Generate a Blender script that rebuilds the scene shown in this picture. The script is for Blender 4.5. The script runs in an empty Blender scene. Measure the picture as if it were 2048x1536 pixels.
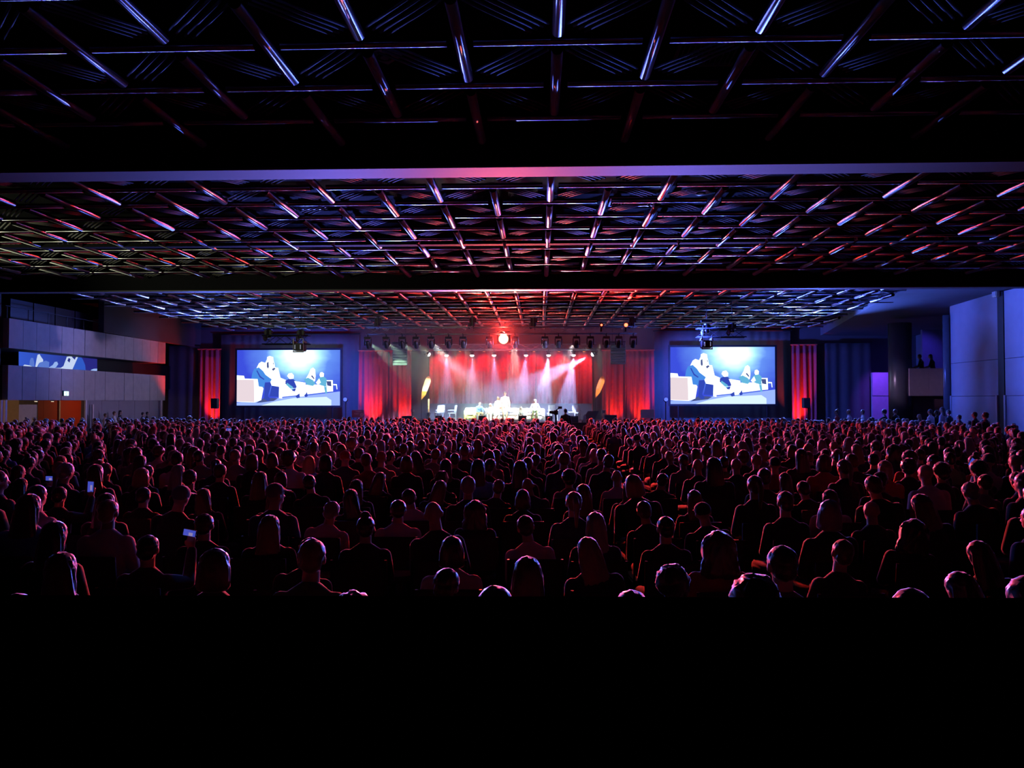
import bpy, bmesh, math, random
import numpy as np
from mathutils import Vector, Matrix, Euler
R = math.radians
random.seed(7)
SC = bpy.context.scene
COL = SC.collection
# ------------------------------------------------------------------ camera
F = 1538.0
CAMZ = 2.1
cd = bpy.data.cameras.new('camera'); cam = bpy.data.objects.new('camera', cd); COL.objects.link(cam)
cd.sensor_width = 36.0; cd.lens = F*36.0/2048.0; cd.clip_start = 0.05; cd.clip_end = 300
cam.location = (0, 0, CAMZ); cam.rotation_euler = (R(91.3), 0, R(2.085))
SC.camera = cam
CM = cam.rotation_euler.to_matrix()
def ray(px, py): return CM @ Vector(((px-1024)/F, (768-py)/F, -1.0))
def at(px, py, Y):
    d = ray(px, py); return Vector((0, 0, CAMZ)) + d*(Y/d.y)
def xat(px, Y): return at(px, 803, Y).x
def zat(py, Y, px=1024): return at(px, py, Y).z
# ------------------------------------------------------------------ world, exposure
w = bpy.data.worlds.new('world'); SC.world = w; w.use_nodes = True
w.node_tree.nodes['Background'].inputs[0].default_value = (0.34, 0.05, 0.28, 1)
w.node_tree.nodes['Background'].inputs[1].default_value = 0.0045
vs = SC.view_settings
SC.display_settings.display_device = 'sRGB'
vs.view_transform = 'Standard'; vs.look = 'None'; vs.gamma = 1.0; vs.exposure = 0.0; vs.use_curve_mapping = False
SC.cycles.volume_bounces = 0
SC.cycles.max_bounces = 5; SC.cycles.diffuse_bounces = 2; SC.cycles.glossy_bounces = 3
SC.cycles.sample_clamp_indirect = 4.0
# ------------------------------------------------------------------ lamps of the venue and added lamps
def spot(name, loc, tgt, color, power, angle=60, blend=0.4, rad=0.12):
    d = bpy.data.lights.new(name, 'SPOT'); d.color = color; d.energy = power; d.spot_size = R(angle)
    d.spot_blend = blend; d.shadow_soft_size = rad
    o = bpy.data.objects.new(name, d); COL.objects.link(o); o.location = loc
    o.rotation_euler = (Vector(tgt)-Vector(loc)).to_track_quat('-Z', 'Y').to_euler(); return o
def point(name, loc, color, power, rad=0.1):
    d = bpy.data.lights.new(name, 'POINT'); d.color = color; d.energy = power; d.shadow_soft_size = rad
    o = bpy.data.objects.new(name, d); COL.objects.link(o); o.location = loc; return o
FT_Y, FT_Z = 38.0, zat(661, 38.0)          # front truss
BT_Y, BT_Z = 45.0, zat(694, 45.0)          # stage truss
BACK_Y = 50.0
STAGE_Z = 0.95
BLUE = (0.06, 0.12, 1.0); RED = (1.0, 0.03, 0.02); WHITE = (0.38, 0.52, 1.0); GREENW = (0.6, 1.0, 0.66); VIOLET = (0.45, 0.22, 1.0)
RED_LAMP = at(1007, 678, FT_Y+0.35)
# big red washlight on the front truss, aimed over the audience, with its spill
spot('red_washlight_beam', RED_LAMP + Vector((0, -0.35, 0)), (0.6, 3, 2.0), RED, 62000, 40, 1.0, 0.16)
spot('red_washlight_spill', RED_LAMP + Vector((0, -0.36, 0)), (-1.5, 8, 4.2), RED, 12000, 160, 0.7, 0.16)
for px in (1203, 1252):
    p = at(px, 650, FT_Y-0.5); spot('red_truss_beam', p + Vector((0, -0.25, 0)), (p.x, 10, 5.5), RED, 1500, 130, 0.6, 0.08)
# violet audience and pale ceiling washes, added in front of four moving heads
for px, tx in ((897, -3.5), (1117, 4.0)):
    p = at(px, 684, FT_Y-0.5); spot('added_violet_wash', p, (tx, 4, 2.0), VIOLET, 3000, 50, 1.0, 0.1)
for px, tx in ((979, -3.0), (1030, 3.0)):
    p = at(px, 684, FT_Y-0.5); spot('added_pale_wash', p, (tx, 20, 8.0), (1.0, 0.72, 0.82), 5000, 46, 1.0, 0.08)
# profile spots of the stage truss
BEAM_PX = [(893, 895, 0), (944, 946, 0), (988, 994, 0), (1052, 1040, 1), (1097, 1080, 2), (1147, 1128, 2)]
for px, tx, k in BEAM_PX:
    a = at(px, 712, BT_Y); a.z = BT_Z-0.60; spot('stage_spot_beam', a, (xat(tx, 46.5), 46.4, STAGE_Z), WHITE, (7000, 12000, 28000)[k], 28, 0.35, 0.05)
a = at(868, 713, BT_Y-0.3); spot('stage_spot_beam', a, (xat(960, 47), 46.0, 3.4), WHITE, 7000, 22, 0.4, 0.05)
a = at(1176, 714, BT_Y-0.3); spot('stage_spot_beam', a, (xat(1080, 46), 45.6, 3.4), WHITE, 42000, 22, 0.4, 0.05)
# white front wash, added to brighten the furniture
for px, tx in ((862, 985), (1030, 1030), (1153, 1070)):
    a = at(px, 684, FT_Y); spot('added_front_wash', a, (xat(tx, 46), 46, 1.6), (1.0, 0.97, 0.86), 40000, 15, 0.5, 0.08)
# moving heads of the front truss
HEAD_PX = [735, 772, 804, 832, 862, 897, 926, 979, 1030, 1090, 1117, 1153, 1181, 1213, 1238, 1267]
for i, px in enumerate(HEAD_PX):
    a = at(px, 684, FT_Y)
    tx = px + (1010-px)*0.62
    spot('moving_head_beam', a, (xat(tx, 46.5), 46.5, STAGE_Z+0.6), GREENW, 9000, 17, 0.4, 0.05)
# red lamps over the stage drape
for px in (878, 920, 968, 1020, 1068, 1118, 1168):
    a = at(px, 706, 49.0); spot('drape_red_lamp', a, (a.x, 50.4, 4.3), RED, 330, 75, 0.7, 0.06)
# red uplights at the foot of the side drapes
UP_PX = [(742, 1.0), (806, 0.7), (1232, 0.6), (1283, 0.8), (420, 0.7), (1602, 0.9)]
for px, k in UP_PX:
    a = at(px, 838, 49.3); a.z = 0.3
    spot('drape_uplight', a, (a.x, 50.2, 2.4), (1.0, 0.06, 0.02), 1100*k, 58, 1.0, 0.06)
spot('balcony_end_uplight', (-21.6, 48.6, 1.2), (-23.0, 47.2, 3.6), RED, 1600, 60, 0.8, 0.06)
# blue floods
spot('blue_flood', (6.0, 36.0, 5.6), (20.5, 34.5, 4.0), BLUE, 12000, 60, 0.8, 0.2)
spot('blue_flood', (7.2, 45.0, 4.4), (12.5, 50.7, 2.8), BLUE, 6500, 100, 0.8, 0.2)
spot('blue_flood', (-11.8, 45.0, 4.4), (-15.5, 50.7, 2.8), BLUE, 3500, 100, 0.8, 0.2)
spot('lilac_fill', (4.0, 37.0, 4.4), (-23.0, 40.5, 3.9), (0.50, 0.40, 1.0), 9000, 28, 0.8, 0.2)
spot('lilac_fill', (-6.0, 37.0, 5.0), (20.9, 42.6, 3.2), (0.75, 0.5, 1.0), 13000, 7, 0.8, 0.2)  # violet fill added to light the balcony box
spot('blue_flood', (15.6, 45.0, 4.8), (7.5, 26.0, 7.0), (0.09, 0.18, 1.0), 11000, 110, 0.8, 0.2)
spot('blue_flood', (-19.5, 45.0, 4.8), (-11.0, 26.0, 7.0), (0.10, 0.18, 1.0), 11000, 110, 0.8, 0.2)
# warm light from the side entrance at the left, outside the frame
spot('entrance_lamp', (-22.0, 14.0, 3.0), (-14.0, 25.5, 8.2), (0.95, 1.0, 0.62), 4000, 46, 0.8, 0.3)
ADDED_FLOODS = ((6.15, 37.8, 2.2), (-9.65, 37.8, 2.2))  # two blue floods, added to give the near ceiling tubes blue edges
spot('added_blue_beam', (6.15, 37.6, 2.2), (2.0, 10, 7.0), (0.10, 0.16, 1.0), 30000, 34, 1.0, 0.1)
spot('added_blue_beam', (-9.65, 37.6, 2.2), (-4.0, 10, 7.0), (0.12, 0.16, 1.0), 30000, 34, 1.0, 0.1)
spot('red_truss_beam', at(1007, 652, FT_Y+0.8), (-2.2, 42, 7.5), RED, 2500, 150, 0.7, 0.08)  # red fill added for the far ceiling; no lamp hangs here

# ------------------------------------------------------------------ materials
MATS = {}
def mat(name, color, rough=0.6, metal=0.0, emit=None, estr=0.0, var=0.12, scale=6.0, spec=0.5, sheen=0.0, bump=0.0, ior=None):
    if name in MATS: return MATS[name]
    m = bpy.data.materials.new(name); m.use_nodes = True; nt = m.node_tree
    b = nt.nodes['Principled BSDF']
    b.inputs['Roughness'].default_value = rough; b.inputs['Metallic'].default_value = metal
    b.inputs['Specular IOR Level'].default_value = spec
    if ior: b.inputs['IOR'].default_value = ior
    if sheen:
        b.inputs['Sheen Weight'].default_value = sheen; b.inputs['Sheen Roughness'].default_value = 0.35
    if emit:
        b.inputs['Emission Color'].default_value = (*emit, 1); b.inputs['Emission Strength'].default_value = estr
    if var > 0:
        tc = nt.nodes.new('ShaderNodeTexCoord'); no = nt.nodes.new('ShaderNodeTexNoise')
        no.inputs['Scale'].default_value = scale; no.inputs['Detail'].default_value = 3
        mx = nt.nodes.new('ShaderNodeMix'); mx.data_type = 'RGBA'
        mx.inputs[6].default_value = (*[c*(1-var) for c in color], 1); mx.inputs[7].default_value = (*[min(1, c*(1+var)) for c in color], 1)
        nt.links.new(tc.outputs['Object'], no.inputs['Vector']); nt.links.new(no.outputs['Fac'], mx.inputs[0])
        nt.links.new(mx.outputs[2], b.inputs['Base Color'])
        if bump:
            bp = nt.nodes.new('ShaderNodeBump'); bp.inputs['Strength'].default_value = bump
            nt.links.new(no.outputs['Fac'], bp.inputs['Height']); nt.links.new(bp.outputs['Normal'], b.inputs['Normal'])
    else: b.inputs['Base Color'].default_value = (*color, 1)
    MATS[name] = m; return m
def lamp_mat(name, color, strength):
    return mat(name, (0.02, 0.02, 0.02), 0.3, emit=color, estr=strength, var=0)
black = mat('matte_black', (0.012, 0.012, 0.014), 0.7)
black_metal = mat('black_metal', (0.03, 0.03, 0.035), 0.4, 0.6)
alu = mat('truss_aluminium', (0.3, 0.3, 0.32), 0.4, 0.8)
ceil_m = mat('ceiling_paint', (0.006, 0.006, 0.007), 0.9, scale=1.0, spec=0.05)
def brushed(name, color, rough, aniso, axis):
    m = mat(name, color, rough, 1.0, scale=2.0, var=0.15); nt = m.node_tree; b = nt.nodes['Principled BSDF']
    b.inputs['Anisotropic'].default_value = aniso
    v = nt.nodes.new('ShaderNodeCombineXYZ')
    for i in range(3): v.inputs[i].default_value = axis[i]
    nt.links.new(v.outputs[0], b.inputs['Tangent']); return m
tube_y = brushed('brushed_tube_lengthwise', (0.5, 0.5, 0.52), 0.42, 1.0, (0, 1, 0))
tube_x = brushed('brushed_tube_crosswise', (0.42, 0.42, 0.44), 0.26, 1.0, (1, 0, 0))
chan_m = mat('painted_channel', (0.12, 0.115, 0.11), 0.6, 0.0, scale=3.0, spec=0.04)
beam_m = mat('beam_paint', (0.085, 0.085, 0.095), 0.7, scale=2.0)
beam_dark = mat('beam_dark_face', (0.004, 0.004, 0.006), 0.8, scale=2.0, spec=0.1)
concrete = mat('board_marked_concrete', (0.42, 0.40, 0.38), 0.85, scale=3.0, var=0.18, bump=0.15)
panel_m = mat('wall_panel_grey', (0.38, 0.38, 0.40), 0.75, scale=2.0, bump=0.08)
dark_wall = mat('dark_wall', (0.05, 0.05, 0.06), 0.85, scale=1.5)
drape_black = mat('black_drape', (0.085, 0.085, 0.10), 0.9, scale=4.0, sheen=0.2)
drape_red = mat('red_drape', (0.42, 0.06, 0.10), 0.85, scale=5.0, sheen=0.3)
floor_m = mat('dark_carpet', (0.008, 0.007, 0.008), 0.95, scale=20)
stage_m = mat('stage_deck', (0.04, 0.04, 0.045), 0.45, scale=4)
white_l = mat('white_upholstery', (0.82, 0.80, 0.74), 0.6, scale=8)
white_p = mat('white_plastic', (0.36, 0.38, 0.38), 0.4)
grey_m = mat('grey_panel', (0.11, 0.115, 0.13), 0.6)
# ------------------------------------------------------------------ mesh helpers
class MB:
    def __init__(s): s.bm = bmesh.new()
    def box(s, c, size, rot=None):
        M = Matrix.Translation(Vector(c))
        if rot is not None: M = M @ rot.to_4x4()
        M = M @ Matrix.Diagonal((*size, 1))
        bmesh.ops.create_cube(s.bm, size=1.0, matrix=M); return s
    def span(s, x0, x1, y0, y1, z0, z1):
        return s.box(((x0+x1)/2, (y0+y1)/2, (z0+z1)/2), (abs(x1-x0), abs(y1-y0), abs(z1-z0)))
    def bevel(s, w=0.02, seg=2):
        bmesh.ops.bevel(s.bm, geom=s.bm.edges[:], offset=w, segments=seg, affect='EDGES', clamp_overlap=True); return s
    def tube(s, a, b, r0, r1=None, seg=10, caps=True):
        a = Vector(a); b = Vector(b); d = b-a
        M = Matrix.Translation((a+b)/2) @ d.to_track_quat('Z', 'Y').to_matrix().to_4x4()
        bmesh.ops.create_cone(s.bm, cap_ends=caps, segments=seg, radius1=r0, radius2=r0 if r1 is None else r1, depth=d.length, matrix=M); return s
    def ball(s, c, r, sub=2, scale=(1, 1, 1)):
        bmesh.ops.create_icosphere(s.bm, subdivisions=sub, radius=r, matrix=Matrix.Translation(Vector(c)) @ Matrix.Diagonal((*scale, 1))); return s
    def poly(s, pts, thick=None, nrm=None):
        vs_ = [s.bm.verts.new(Vector(p)) for p in pts]; f = s.bm.faces.new(vs_)
        if thick:
            g = bmesh.ops.extrude_face_region(s.bm, geom=[f])
            bmesh.ops.translate(s.bm, vec=Vector(nrm)*thick, verts=[v for v in g['geom'] if isinstance(v, bmesh.types.BMVert)])
        return s
    def mesh(s, name, m=None, smooth=False):
        bmesh.ops.recalc_face_normals(s.bm, faces=s.bm.faces[:])
        me = bpy.data.meshes.new(name); s.bm.to_mesh(me); s.bm.free()
        if m: me.materials.append(m)
        if smooth: me.polygons.foreach_set('use_smooth', [True]*len(me.polygons))
        return me
    def build(s, name, m, parent=None, smooth=False, **kw):
        return link(name, s.mesh(name, m, smooth), parent, **kw)
def link(name, me, parent=None, loc=None, rot=None, label=None, cat=None, group=None, kind=None):
    o = bpy.data.objects.new(name, me); COL.objects.link(o)
    if parent is not None: o.parent = parent
    if loc is not None: o.location = loc
    if rot is not None: o.rotation_euler = rot
    return tag(o, label, cat, group, kind)
def tag(o, label=None, cat=None, group=None, kind=None):
    if label: o['label'] = label
    if cat: o['category'] = cat
    if group: o['group'] = group
    if kind: o['kind'] = kind
    return o
def thing(name, label, cat, loc=(0, 0, 0), rotz=0, group=None):
    o = bpy.data.objects.new(name, None); COL.objects.link(o); o.empty_display_size = 0.2
    o.location = loc; o.rotation_euler = (0, 0, rotz); return tag(o, label, cat, group)
def copy_thing(root, loc, rotz, label=None, group=None):
    r = root.copy(); COL.objects.link(r); r.location = loc; r.rotation_euler = (0, 0, rotz)
    if label: r['label'] = label
    if group: r['group'] = group
    for ch in list(root.children):
        c = ch.copy(); COL.objects.link(c); c.parent = r
        for g in list(ch.children):
            d = g.copy(); COL.objects.link(d); d.parent = c
    return r
def raw_mesh(name, V, T, mats, mi=None, smooth=True):
    me = bpy.data.meshes.new(name)
    V = np.asarray(V, np.float32); T = np.asarray(T, np.int32)
    me.vertices.add(len(V)); me.vertices.foreach_set('co', V.ravel())
    me.loops.add(T.size); me.loops.foreach_set('vertex_index', T.ravel())
    me.polygons.add(len(T)); me.polygons.foreach_set('loop_start', np.arange(0, T.size, 3, dtype=np.int32))
    if mi is not None: me.polygons.foreach_set('material_index', np.asarray(mi, np.int32))
    me.polygons.foreach_set('use_smooth', np.full(len(T), smooth))
    for m in mats: me.materials.append(m)
    me.update(calc_edges=True); me.validate(); return me
# ================================================================== ROOM
CEIL_Z = 7.9; LAT_Z = 6.93       # slab underside, axis of the tube lattice
def struct(name, mb, m, parent=None):
    o = mb.build(name, m, parent)
    if parent is None: o['kind'] = 'structure'
    return o
struct('floor', MB().span(-34, 26, -3, 53, -0.2, 0), floor_m)
ceiling = struct('ceiling', MB().span(-34, 26, -3, 53, CEIL_Z, CEIL_Z+0.3), ceil_m)
struct('wall_back', MB().span(-30, 26, 51.2, 51.5, 0, CEIL_Z), mat('back_wall', (0.10, 0.10, 0.12), 0.85, scale=1.2))
struct('wall_left', MB().span(-32.4, -32.1, -3, 53, 0, CEIL_Z), dark_wall)
struct('wall_right', MB().span(24.6, 24.9, -3, 53, 0, CEIL_Z), mat('right_wall_paint', (0.20, 0.20, 0.24), 0.8, scale=1.5))
# two deep beams across the hall
for k, (y0, y1) in enumerate(((14.1, 14.75), (29.6, 30.15))):
    zb = 6.47
    b = struct('ceiling_beam', MB().span(-34, 26, y0, y1, zb, CEIL_Z), beam_dark)
    MB().span(-34, 26, y0-0.01, y1-0.18, zb-0.05, zb-0.005).build('soffit_board', beam_m, b)
    MB().span(-34, 26, y1-0.16, y1+0.02, zb-0.03, zb-0.005).build('soffit_lip', beam_m, b)
# ---- lattice of polished tubes, basket woven, and diagonal channels
PX_, PY_ = 1.31, 1.38
X0_, Y0_ = -1.07, 17.1
TL = 2.26
def tube_mesh(axis, r=0.083, seg=12):
    mb = MB(); a = Vector((TL/2, 0, 0)) if axis == 'x' else Vector((0, TL/2, 0))
    mb.tube(-a, a, r, seg=seg); me = mb.mesh('tube_'+axis, tube_x if axis == 'x' else tube_y)
    for p in me.polygons: p.use_smooth = len(p.vertices) == 4
    return me
ME_X = tube_mesh('x', 0.062); ME_Y = tube_mesh('y')
def chan_mesh(s):
    mb = MB(); rot = Matrix.Rotation(R(-46*s), 4, 'Z').to_3x3()
    for k in (-0.16, -0.055, 0.055, 0.16):
        mb.tube(rot @ Vector((-0.6, k, 0.015)), rot @ Vector((0.6, k, 0.015)), 0.02, seg=6)
    me = mb.mesh('channel', chan_m)
    for p in me.polygons: p.use_smooth = len(p.vertices) == 4
    return me
ME_D = {1: chan_mesh(1), -1: chan_mesh(-1)}
def in_view(p, mx=70):
    v = CM.transposed() @ (p - Vector((0, 0, CAMZ)))
    if v.z > -0.5: return False
    px = 1024 + F*v.x/-v.z; py = 768 - F*v.y/-v.z
    return -mx-900/-v.z < px < 2048+mx+900/-v.z and -mx-1500/-v.z < py < 1000
def edge_x(y):
    if y > 29.6: return 15.0 + (y-29.6)*0.15
    return 22.0
items = {'x': [], 'y': [], 'd': []}
for j in range(-9, 25):
    y = Y0_ + PY_*j
    for i in range(-17, 20):
        x = X0_ + PX_*i
        if x < -22.0 or x > edge_x(y): continue
        p = Vector((x, y, LAT_Z))
        near_beam = any(b0-0.1 < y < b1+0.1 for b0, b1 in ((14.1, 14.75), (29.6, 30.15)))
        ax = 'x' if (i+j) % 2 == 0 else 'y'
        ok = in_view(p) and y < 50.3
        if ok and not near_beam:
            if ax == 'y':
                lo, hi = y-TL/2, y+TL/2
                for b0, b1 in ((14.1, 14.75), (29.6, 30.15)):
                    if hi > b0 and lo < b1: ok = False
            if ok: items[ax].append((p.y, p, 0))
        q = Vector((x+PX_/2, y+PY_/2, LAT_Z+0.03))
        if in_view(q) and q.y < 50 and not any(b0-0.5 < q.y < b1+0.5 for b0, b1 in ((14.1, 14.75), (29.6, 30.15))):
            items['d'].append((q.y, q, 1 if (i+j) % 2 else -1))
NAMES = {'x': 'crosswise_tube', 'y': 'lengthwise_tube', 'd': 'diagonal_channel'}
def mesh_arrays(me):
    me.calc_loop_triangles()
    V = np.empty(len(me.vertices)*3, np.float32); me.vertices.foreach_get('co', V)
    T = np.empty(len(me.loop_triangles)*3, np.int32); me.loop_triangles.foreach_get('vertices', T)
    return V.reshape(-1, 3), T.reshape(-1, 3)
for k, lst in items.items():
    lst.sort(key=lambda t: t[0])
    for _, p, s in lst[:300]:
        link(NAMES[k], ME_X if k == 'x' else ME_Y if k == 'y' else ME_D[s], ceiling, loc=p)
    rest = lst[300:]
    if rest:
        Vs, Ts, n = [], [], 0
        for _, p, s in rest:
            V, T = mesh_arrays(ME_X if k == 'x' else ME_Y if k == 'y' else ME_D[s])
            Vs.append(V + np.array(p, np.float32)); Ts.append(T+n); n += len(V)
        me = raw_mesh('far_'+NAMES[k], np.concatenate(Vs), np.concatenate(Ts), [chan_m if k == 'd' else tube_x if k == 'x' else tube_y], smooth=False)
        if k != 'd':
            N = np.empty(len(me.polygons)*3, np.float32); me.polygons.foreach_get('normal', N); N = N.reshape(-1, 3)
            ax_ = 0 if k == 'x' else 1
            me.polygons.foreach_set('use_smooth', np.abs(N[:, ax_]) < 0.5)
        link('distant_'+NAMES[k]+'s', me, ceiling, kind='stuff')
# dark service rails across the second bay
for y in (23.25,):
    MB().span(-22, 22, y-0.14, y+0.14, 6.86, 7.0).build('service_rail', ceil_m, ceiling)
for y in (FT_Y, 36.0, BT_Y):
    MB().span(-14.5, 11.5, y-0.05, y+0.05, 6.83, 6.87).build('rigging_rail', ceil_m, ceiling)
# ceiling fittings: square downlight plates and air grilles
def downlight():
    t = thing('recessed_downlight', 'x', 'downlight')
    rot = Matrix.Rotation(R(45), 4, 'Z').to_3x3()
    MB().box((0, 0, 0), (0.42, 0.42, 0.03), rot).build('plate', mat('white_plate', (0.7, 0.72, 0.75), 0.35), t)
    MB().tube((0, 0, -0.035), (0, 0, -0.012), 0.13, seg=16).build('ring', black_metal, t)
    MB().tube((0, 0, -0.04), (0, 0, -0.03), 0.07, seg=12).build('bulb', mat('unlit_bulb', (0.8, 0.8, 0.75), 0.2, var=0), t)
    return t
DL = [((769, 112), 'square downlight plate in the near ceiling bay, left of centre, the brightest one'), ((855, 204), 'square downlight plate in the near ceiling bay, just before the first beam, left of centre'),
      ((1535, 196), 'square downlight plate in the near ceiling bay, just before the first beam, right of centre'),
      ((923, 391), 'square downlight plate just behind the first beam, left of centre'), ((1402, 385), 'square downlight plate just behind the first beam, right of centre'),
      ((453, 397), 'square downlight plate just behind the first beam, at the far left'),
      ((596, 488), 'square downlight plate by the service rail, at the left'), ((957, 487), 'square downlight plate by the service rail, at the centre'),
      ((1322, 482), 'square downlight plate by the service rail, at the right'), ((690, 548), 'square downlight plate before the second beam, at the left'),
      ((980, 549), 'square downlight plate before the second beam, at the centre'), ((1270, 546), 'square downlight plate before the second beam, at the right')]
d0 = downlight()
for n, ((px, py), lab) in enumerate(DL):
    d = ray(px, py); zt = CEIL_Z-0.02; loc = Vector((0, 0, CAMZ)) + d*((zt-CAMZ)/d.z)
    if n == 0: d0.location = loc; d0['label'] = lab; d0['group'] = 'ceiling downlights'; t = d0
    else: t = copy_thing(d0, loc, 0, lab, 'ceiling downlights')
def grille(px, py, lab, wx=1.3, wy=0.8):
    d = ray(px, py); zt = CEIL_Z-0.03; loc = Vector((0, 0, CAMZ)) + d*((zt-CAMZ)/d.z)
    t = thing('air_grille', lab, 'vent', loc, 0, 'ceiling air grilles')
    f = MB()
    for sx in (-1, 1): f.box((sx*wx/2, 0, 0), (0.05, wy, 0.05))
    for sy in (-1, 1): f.box((0, sy*wy/2, 0), (wx, 0.05, 0.05))
    f.build('frame', mat('grille_metal', (0.45, 0.45, 0.5), 0.4, 0.7), t)
    sl = MB().box((0, 0, 0), (0.02, wy-0.06, 0.05), Matrix.Rotation(R(25), 4, 'Y').to_3x3()).mesh('slat', MATS['grille_metal'])
    for k in range(14): link('slat', sl, t, loc=(-wx/2+0.09+k*(wx-0.18)/13, 0, 0))
grille(1432, 108, 'slatted air grille in the near ceiling bay, right of centre')
grille(1265, 404, 'slatted air grille behind the first beam, right of centre')
grille(603, 411, 'slatted air grille behind the first beam, left of centre')
# ---- left side: two concrete balcony bands, glazing between, foyer below
LX = -23.0
def zl(py, px):            # height of a pixel on the plane x = LX
    d = ray(px, py); return CAMZ + d.z*(LX/d.x)
def yl(px, X=LX):
    d = ray(px, 803); return d.y*(X/d.x)
YA, YB = yl(15), yl(330)
for nm, z0, z1 in (('balcony_front', 4.42, 5.71), ('balcony_front', 2.16, 3.68)):
    b = MB().span(LX-0.25, LX-0.06, YA, YB, z0, z1).build(nm, concrete); b['kind'] = 'structure'
    nb = 15; wd = (YB-YA)/nb
    for k in range(nb):
        dx = random.choice((0, 0.008, 0.014, 0.004))
        MB().span(LX-0.06, LX+dx, YA+k*wd+0.012, YA+(k+1)*wd-0.012, z0, z1).build('board', concrete, b)
    MB().span(LX-0.06, LX+0.0, YB-0.02, YB, z0, z1).build('board', concrete, b)
for z in (4.42, 2.16):
    o = MB().span(-31.9, LX-0.26, 20, YB, z, z+0.25).build('balcony_floor_slab', dark_wall); o['kind'] = 'structure'
glass = mat('dark_glazing', (0.006, 0.006, 0.01), 0.5, spec=0.2, var=0)
o = MB().span(-24.34, -24.3, yl(39, -24.3), 49.6, 2.9, 4.42).build('window_1', glass); o['kind'] = 'structure'
o = MB().span(-25.2, -23.3, YA-0.3, YA-0.06, 0.0, CEIL_Z).build('pillar', mat('dark_pillar', (0.02, 0.02, 0.025), 0.8)); o['kind'] = 'structure'
MB().span(-24.4, -24.25, 49.4, 49.6, 2.9, 4.42).build('mullion', black_metal, o)
# upper gallery: dark glass panels behind the parapet, rail, side wall
gl2 = mat('gallery_glass', (0.02, 0.022, 0.05), 0.35, var=0.05)
for k in range(4):
    ya = yl(17, -23.9)+k*1.62; o = MB().span(-23.95, -23.9, ya+0.04, ya+1.58, 5.6, 6.75).build('window_%d' % (k+2), gl2); o['kind'] = 'structure'
t = thing('gallery_handrail', 'thin metal handrail on posts above the upper balcony front', 'handrail', (LX-0.15, YA, 5.71))
MB().tube((0, 0, 0.55), (0, 7.2, 0.55), 0.02).build('rail', black_metal, t)
pm = MB().tube((0, 0, 0), (0, 0, 0.55), 0.015, seg=6).mesh('post', black_metal)
for k in range(6): link('post', pm, t, loc=(0, 0.1+k*1.4, 0))
o = MB().span(-23.2, -22.9, yl(206, -22.9), 51.1, 5.73, CEIL_Z).build('wall_upper_left', mat('bulkhead_paint', (0.075, 0.07, 0.085), 0.8, scale=1.5)); o['kind'] = 'structure'
# foyer beyond the opening
orange = mat('orange_wall', (0.60, 0.045, 0.012), 0.7, scale=1.0, var=0.06)
o = MB().span(-27.3, -27.0, 20, 50, 0, 2.16).build('wall_foyer', orange); o['kind'] = 'structure'
for k in range(10): MB().span(-27.0, -26.985, 22+k*2.1, 22+k*2.1+2.08, 0, 2.16).build('panel', orange, o)
o = MB().span(-26.2, -25.6, yl(38, -25.6), yl(76, -25.6), 0, 2.16).build('pillar_foyer', mat('beige_paint', (0.45, 0.36, 0.26), 0.7)); o['kind'] = 'structure'
ydoor = yl(172)
dark_panel = mat('grey_lilac_panel', (0.26, 0.24, 0.26), 0.75, scale=1.0)
o = MB().span(LX-0.25, LX-0.15, ydoor, YB, 0, 2.16).build('wall_left_lower', dark_panel); o['kind'] = 'structure'
for k in range(5):
    w5 = (YB-ydoor)/5; MB().span(LX-0.15, LX-0.13, ydoor+k*w5+0.01, ydoor+(k+1)*w5-0.01, 0, 2.16).build('panel', dark_panel, o)
post_m = mat('pale_frame', (0.65, 0.55, 0.52), 0.5)
for n, px in enumerate((4, 13, 120, 173, 323)):
    X = LX if n != 2 else -26.9
    o = MB().span(X-0.1, X, yl(px, X)-0.06, yl(px, X)+0.06, 0, 2.16).bevel(0.01, 1).build('door_frame_post', post_m); o['kind'] = 'structure'
o = MB().span(-23.0, -22.93, yl(183), yl(183)+0.1, 0, 1.95).build('door_edge', post_m); o['kind'] = 'structure'
for px, Y in ((72, 36), (105, 38)):
    p = at(px, 803, Y); X = -24.4; yy = yl(px, X)
    t = thing('foyer_downlight', 'small lit foyer downlight under the lower balcony, ' + ('nearer' if px == 72 else 'farther') + ' of the pair', 'downlight', (X, yy, 2.15), 0, 'foyer downlights')
    MB().tube((0, 0, -0.05), (0, 0, 0.0), 0.09, seg=14).build('trim', white_p, t)
    MB().tube((0, 0, -0.06), (0, 0, -0.045), 0.06, seg=12).build('lens', lamp_mat('warm_lens', (1, 0.85, 0.6), 3.0), t)
point('foyer_lamp', (-24.8, 34.0, 1.9), (1.0, 0.62, 0.35), 40, 0.15)
point('foyer_lamp', (-24.8, 43.5, 1.9), (1.0, 0.62, 0.35), 45, 0.15)
point('foyer_lamp', (-24.8, 29.0, 1.9), (1.0, 0.62, 0.35), 45, 0.15)
# exit sign
p = Vector((LX+0.05, yl(129), zl(787, 129)))
t = thing('exit_sign', 'small lit green and white exit sign on the lower balcony front', 'sign', p)
MB().box((0, 0, 0), (0.07, 0.42, 0.26)).bevel(0.01, 1).build('housing', mat('sign_green', (0.02, 0.25, 0.2), 0.4), t)
MB().box((0.035, 0, 0), (0.012, 0.36, 0.21)).build('face', lamp_mat('sign_face', (0.72, 1.0, 0.98), 1.6), t)
fig = MB(); fig.ball((0.043, 0.02, 0.06), 0.018, 1); fig.box((0.043, 0.0, 0.02), (0.004, 0.03, 0.07), Matrix.Rotation(0.3, 3, 'X'))
fig.box((0.043, 0.04, -0.05), (0.004, 0.02, 0.09), Matrix.Rotation(-0.6, 3, 'X')); fig.box((0.043, -0.03, -0.05), (0.004, 0.02, 0.09), Matrix.Rotation(0.5, 3, 'X'))
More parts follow.
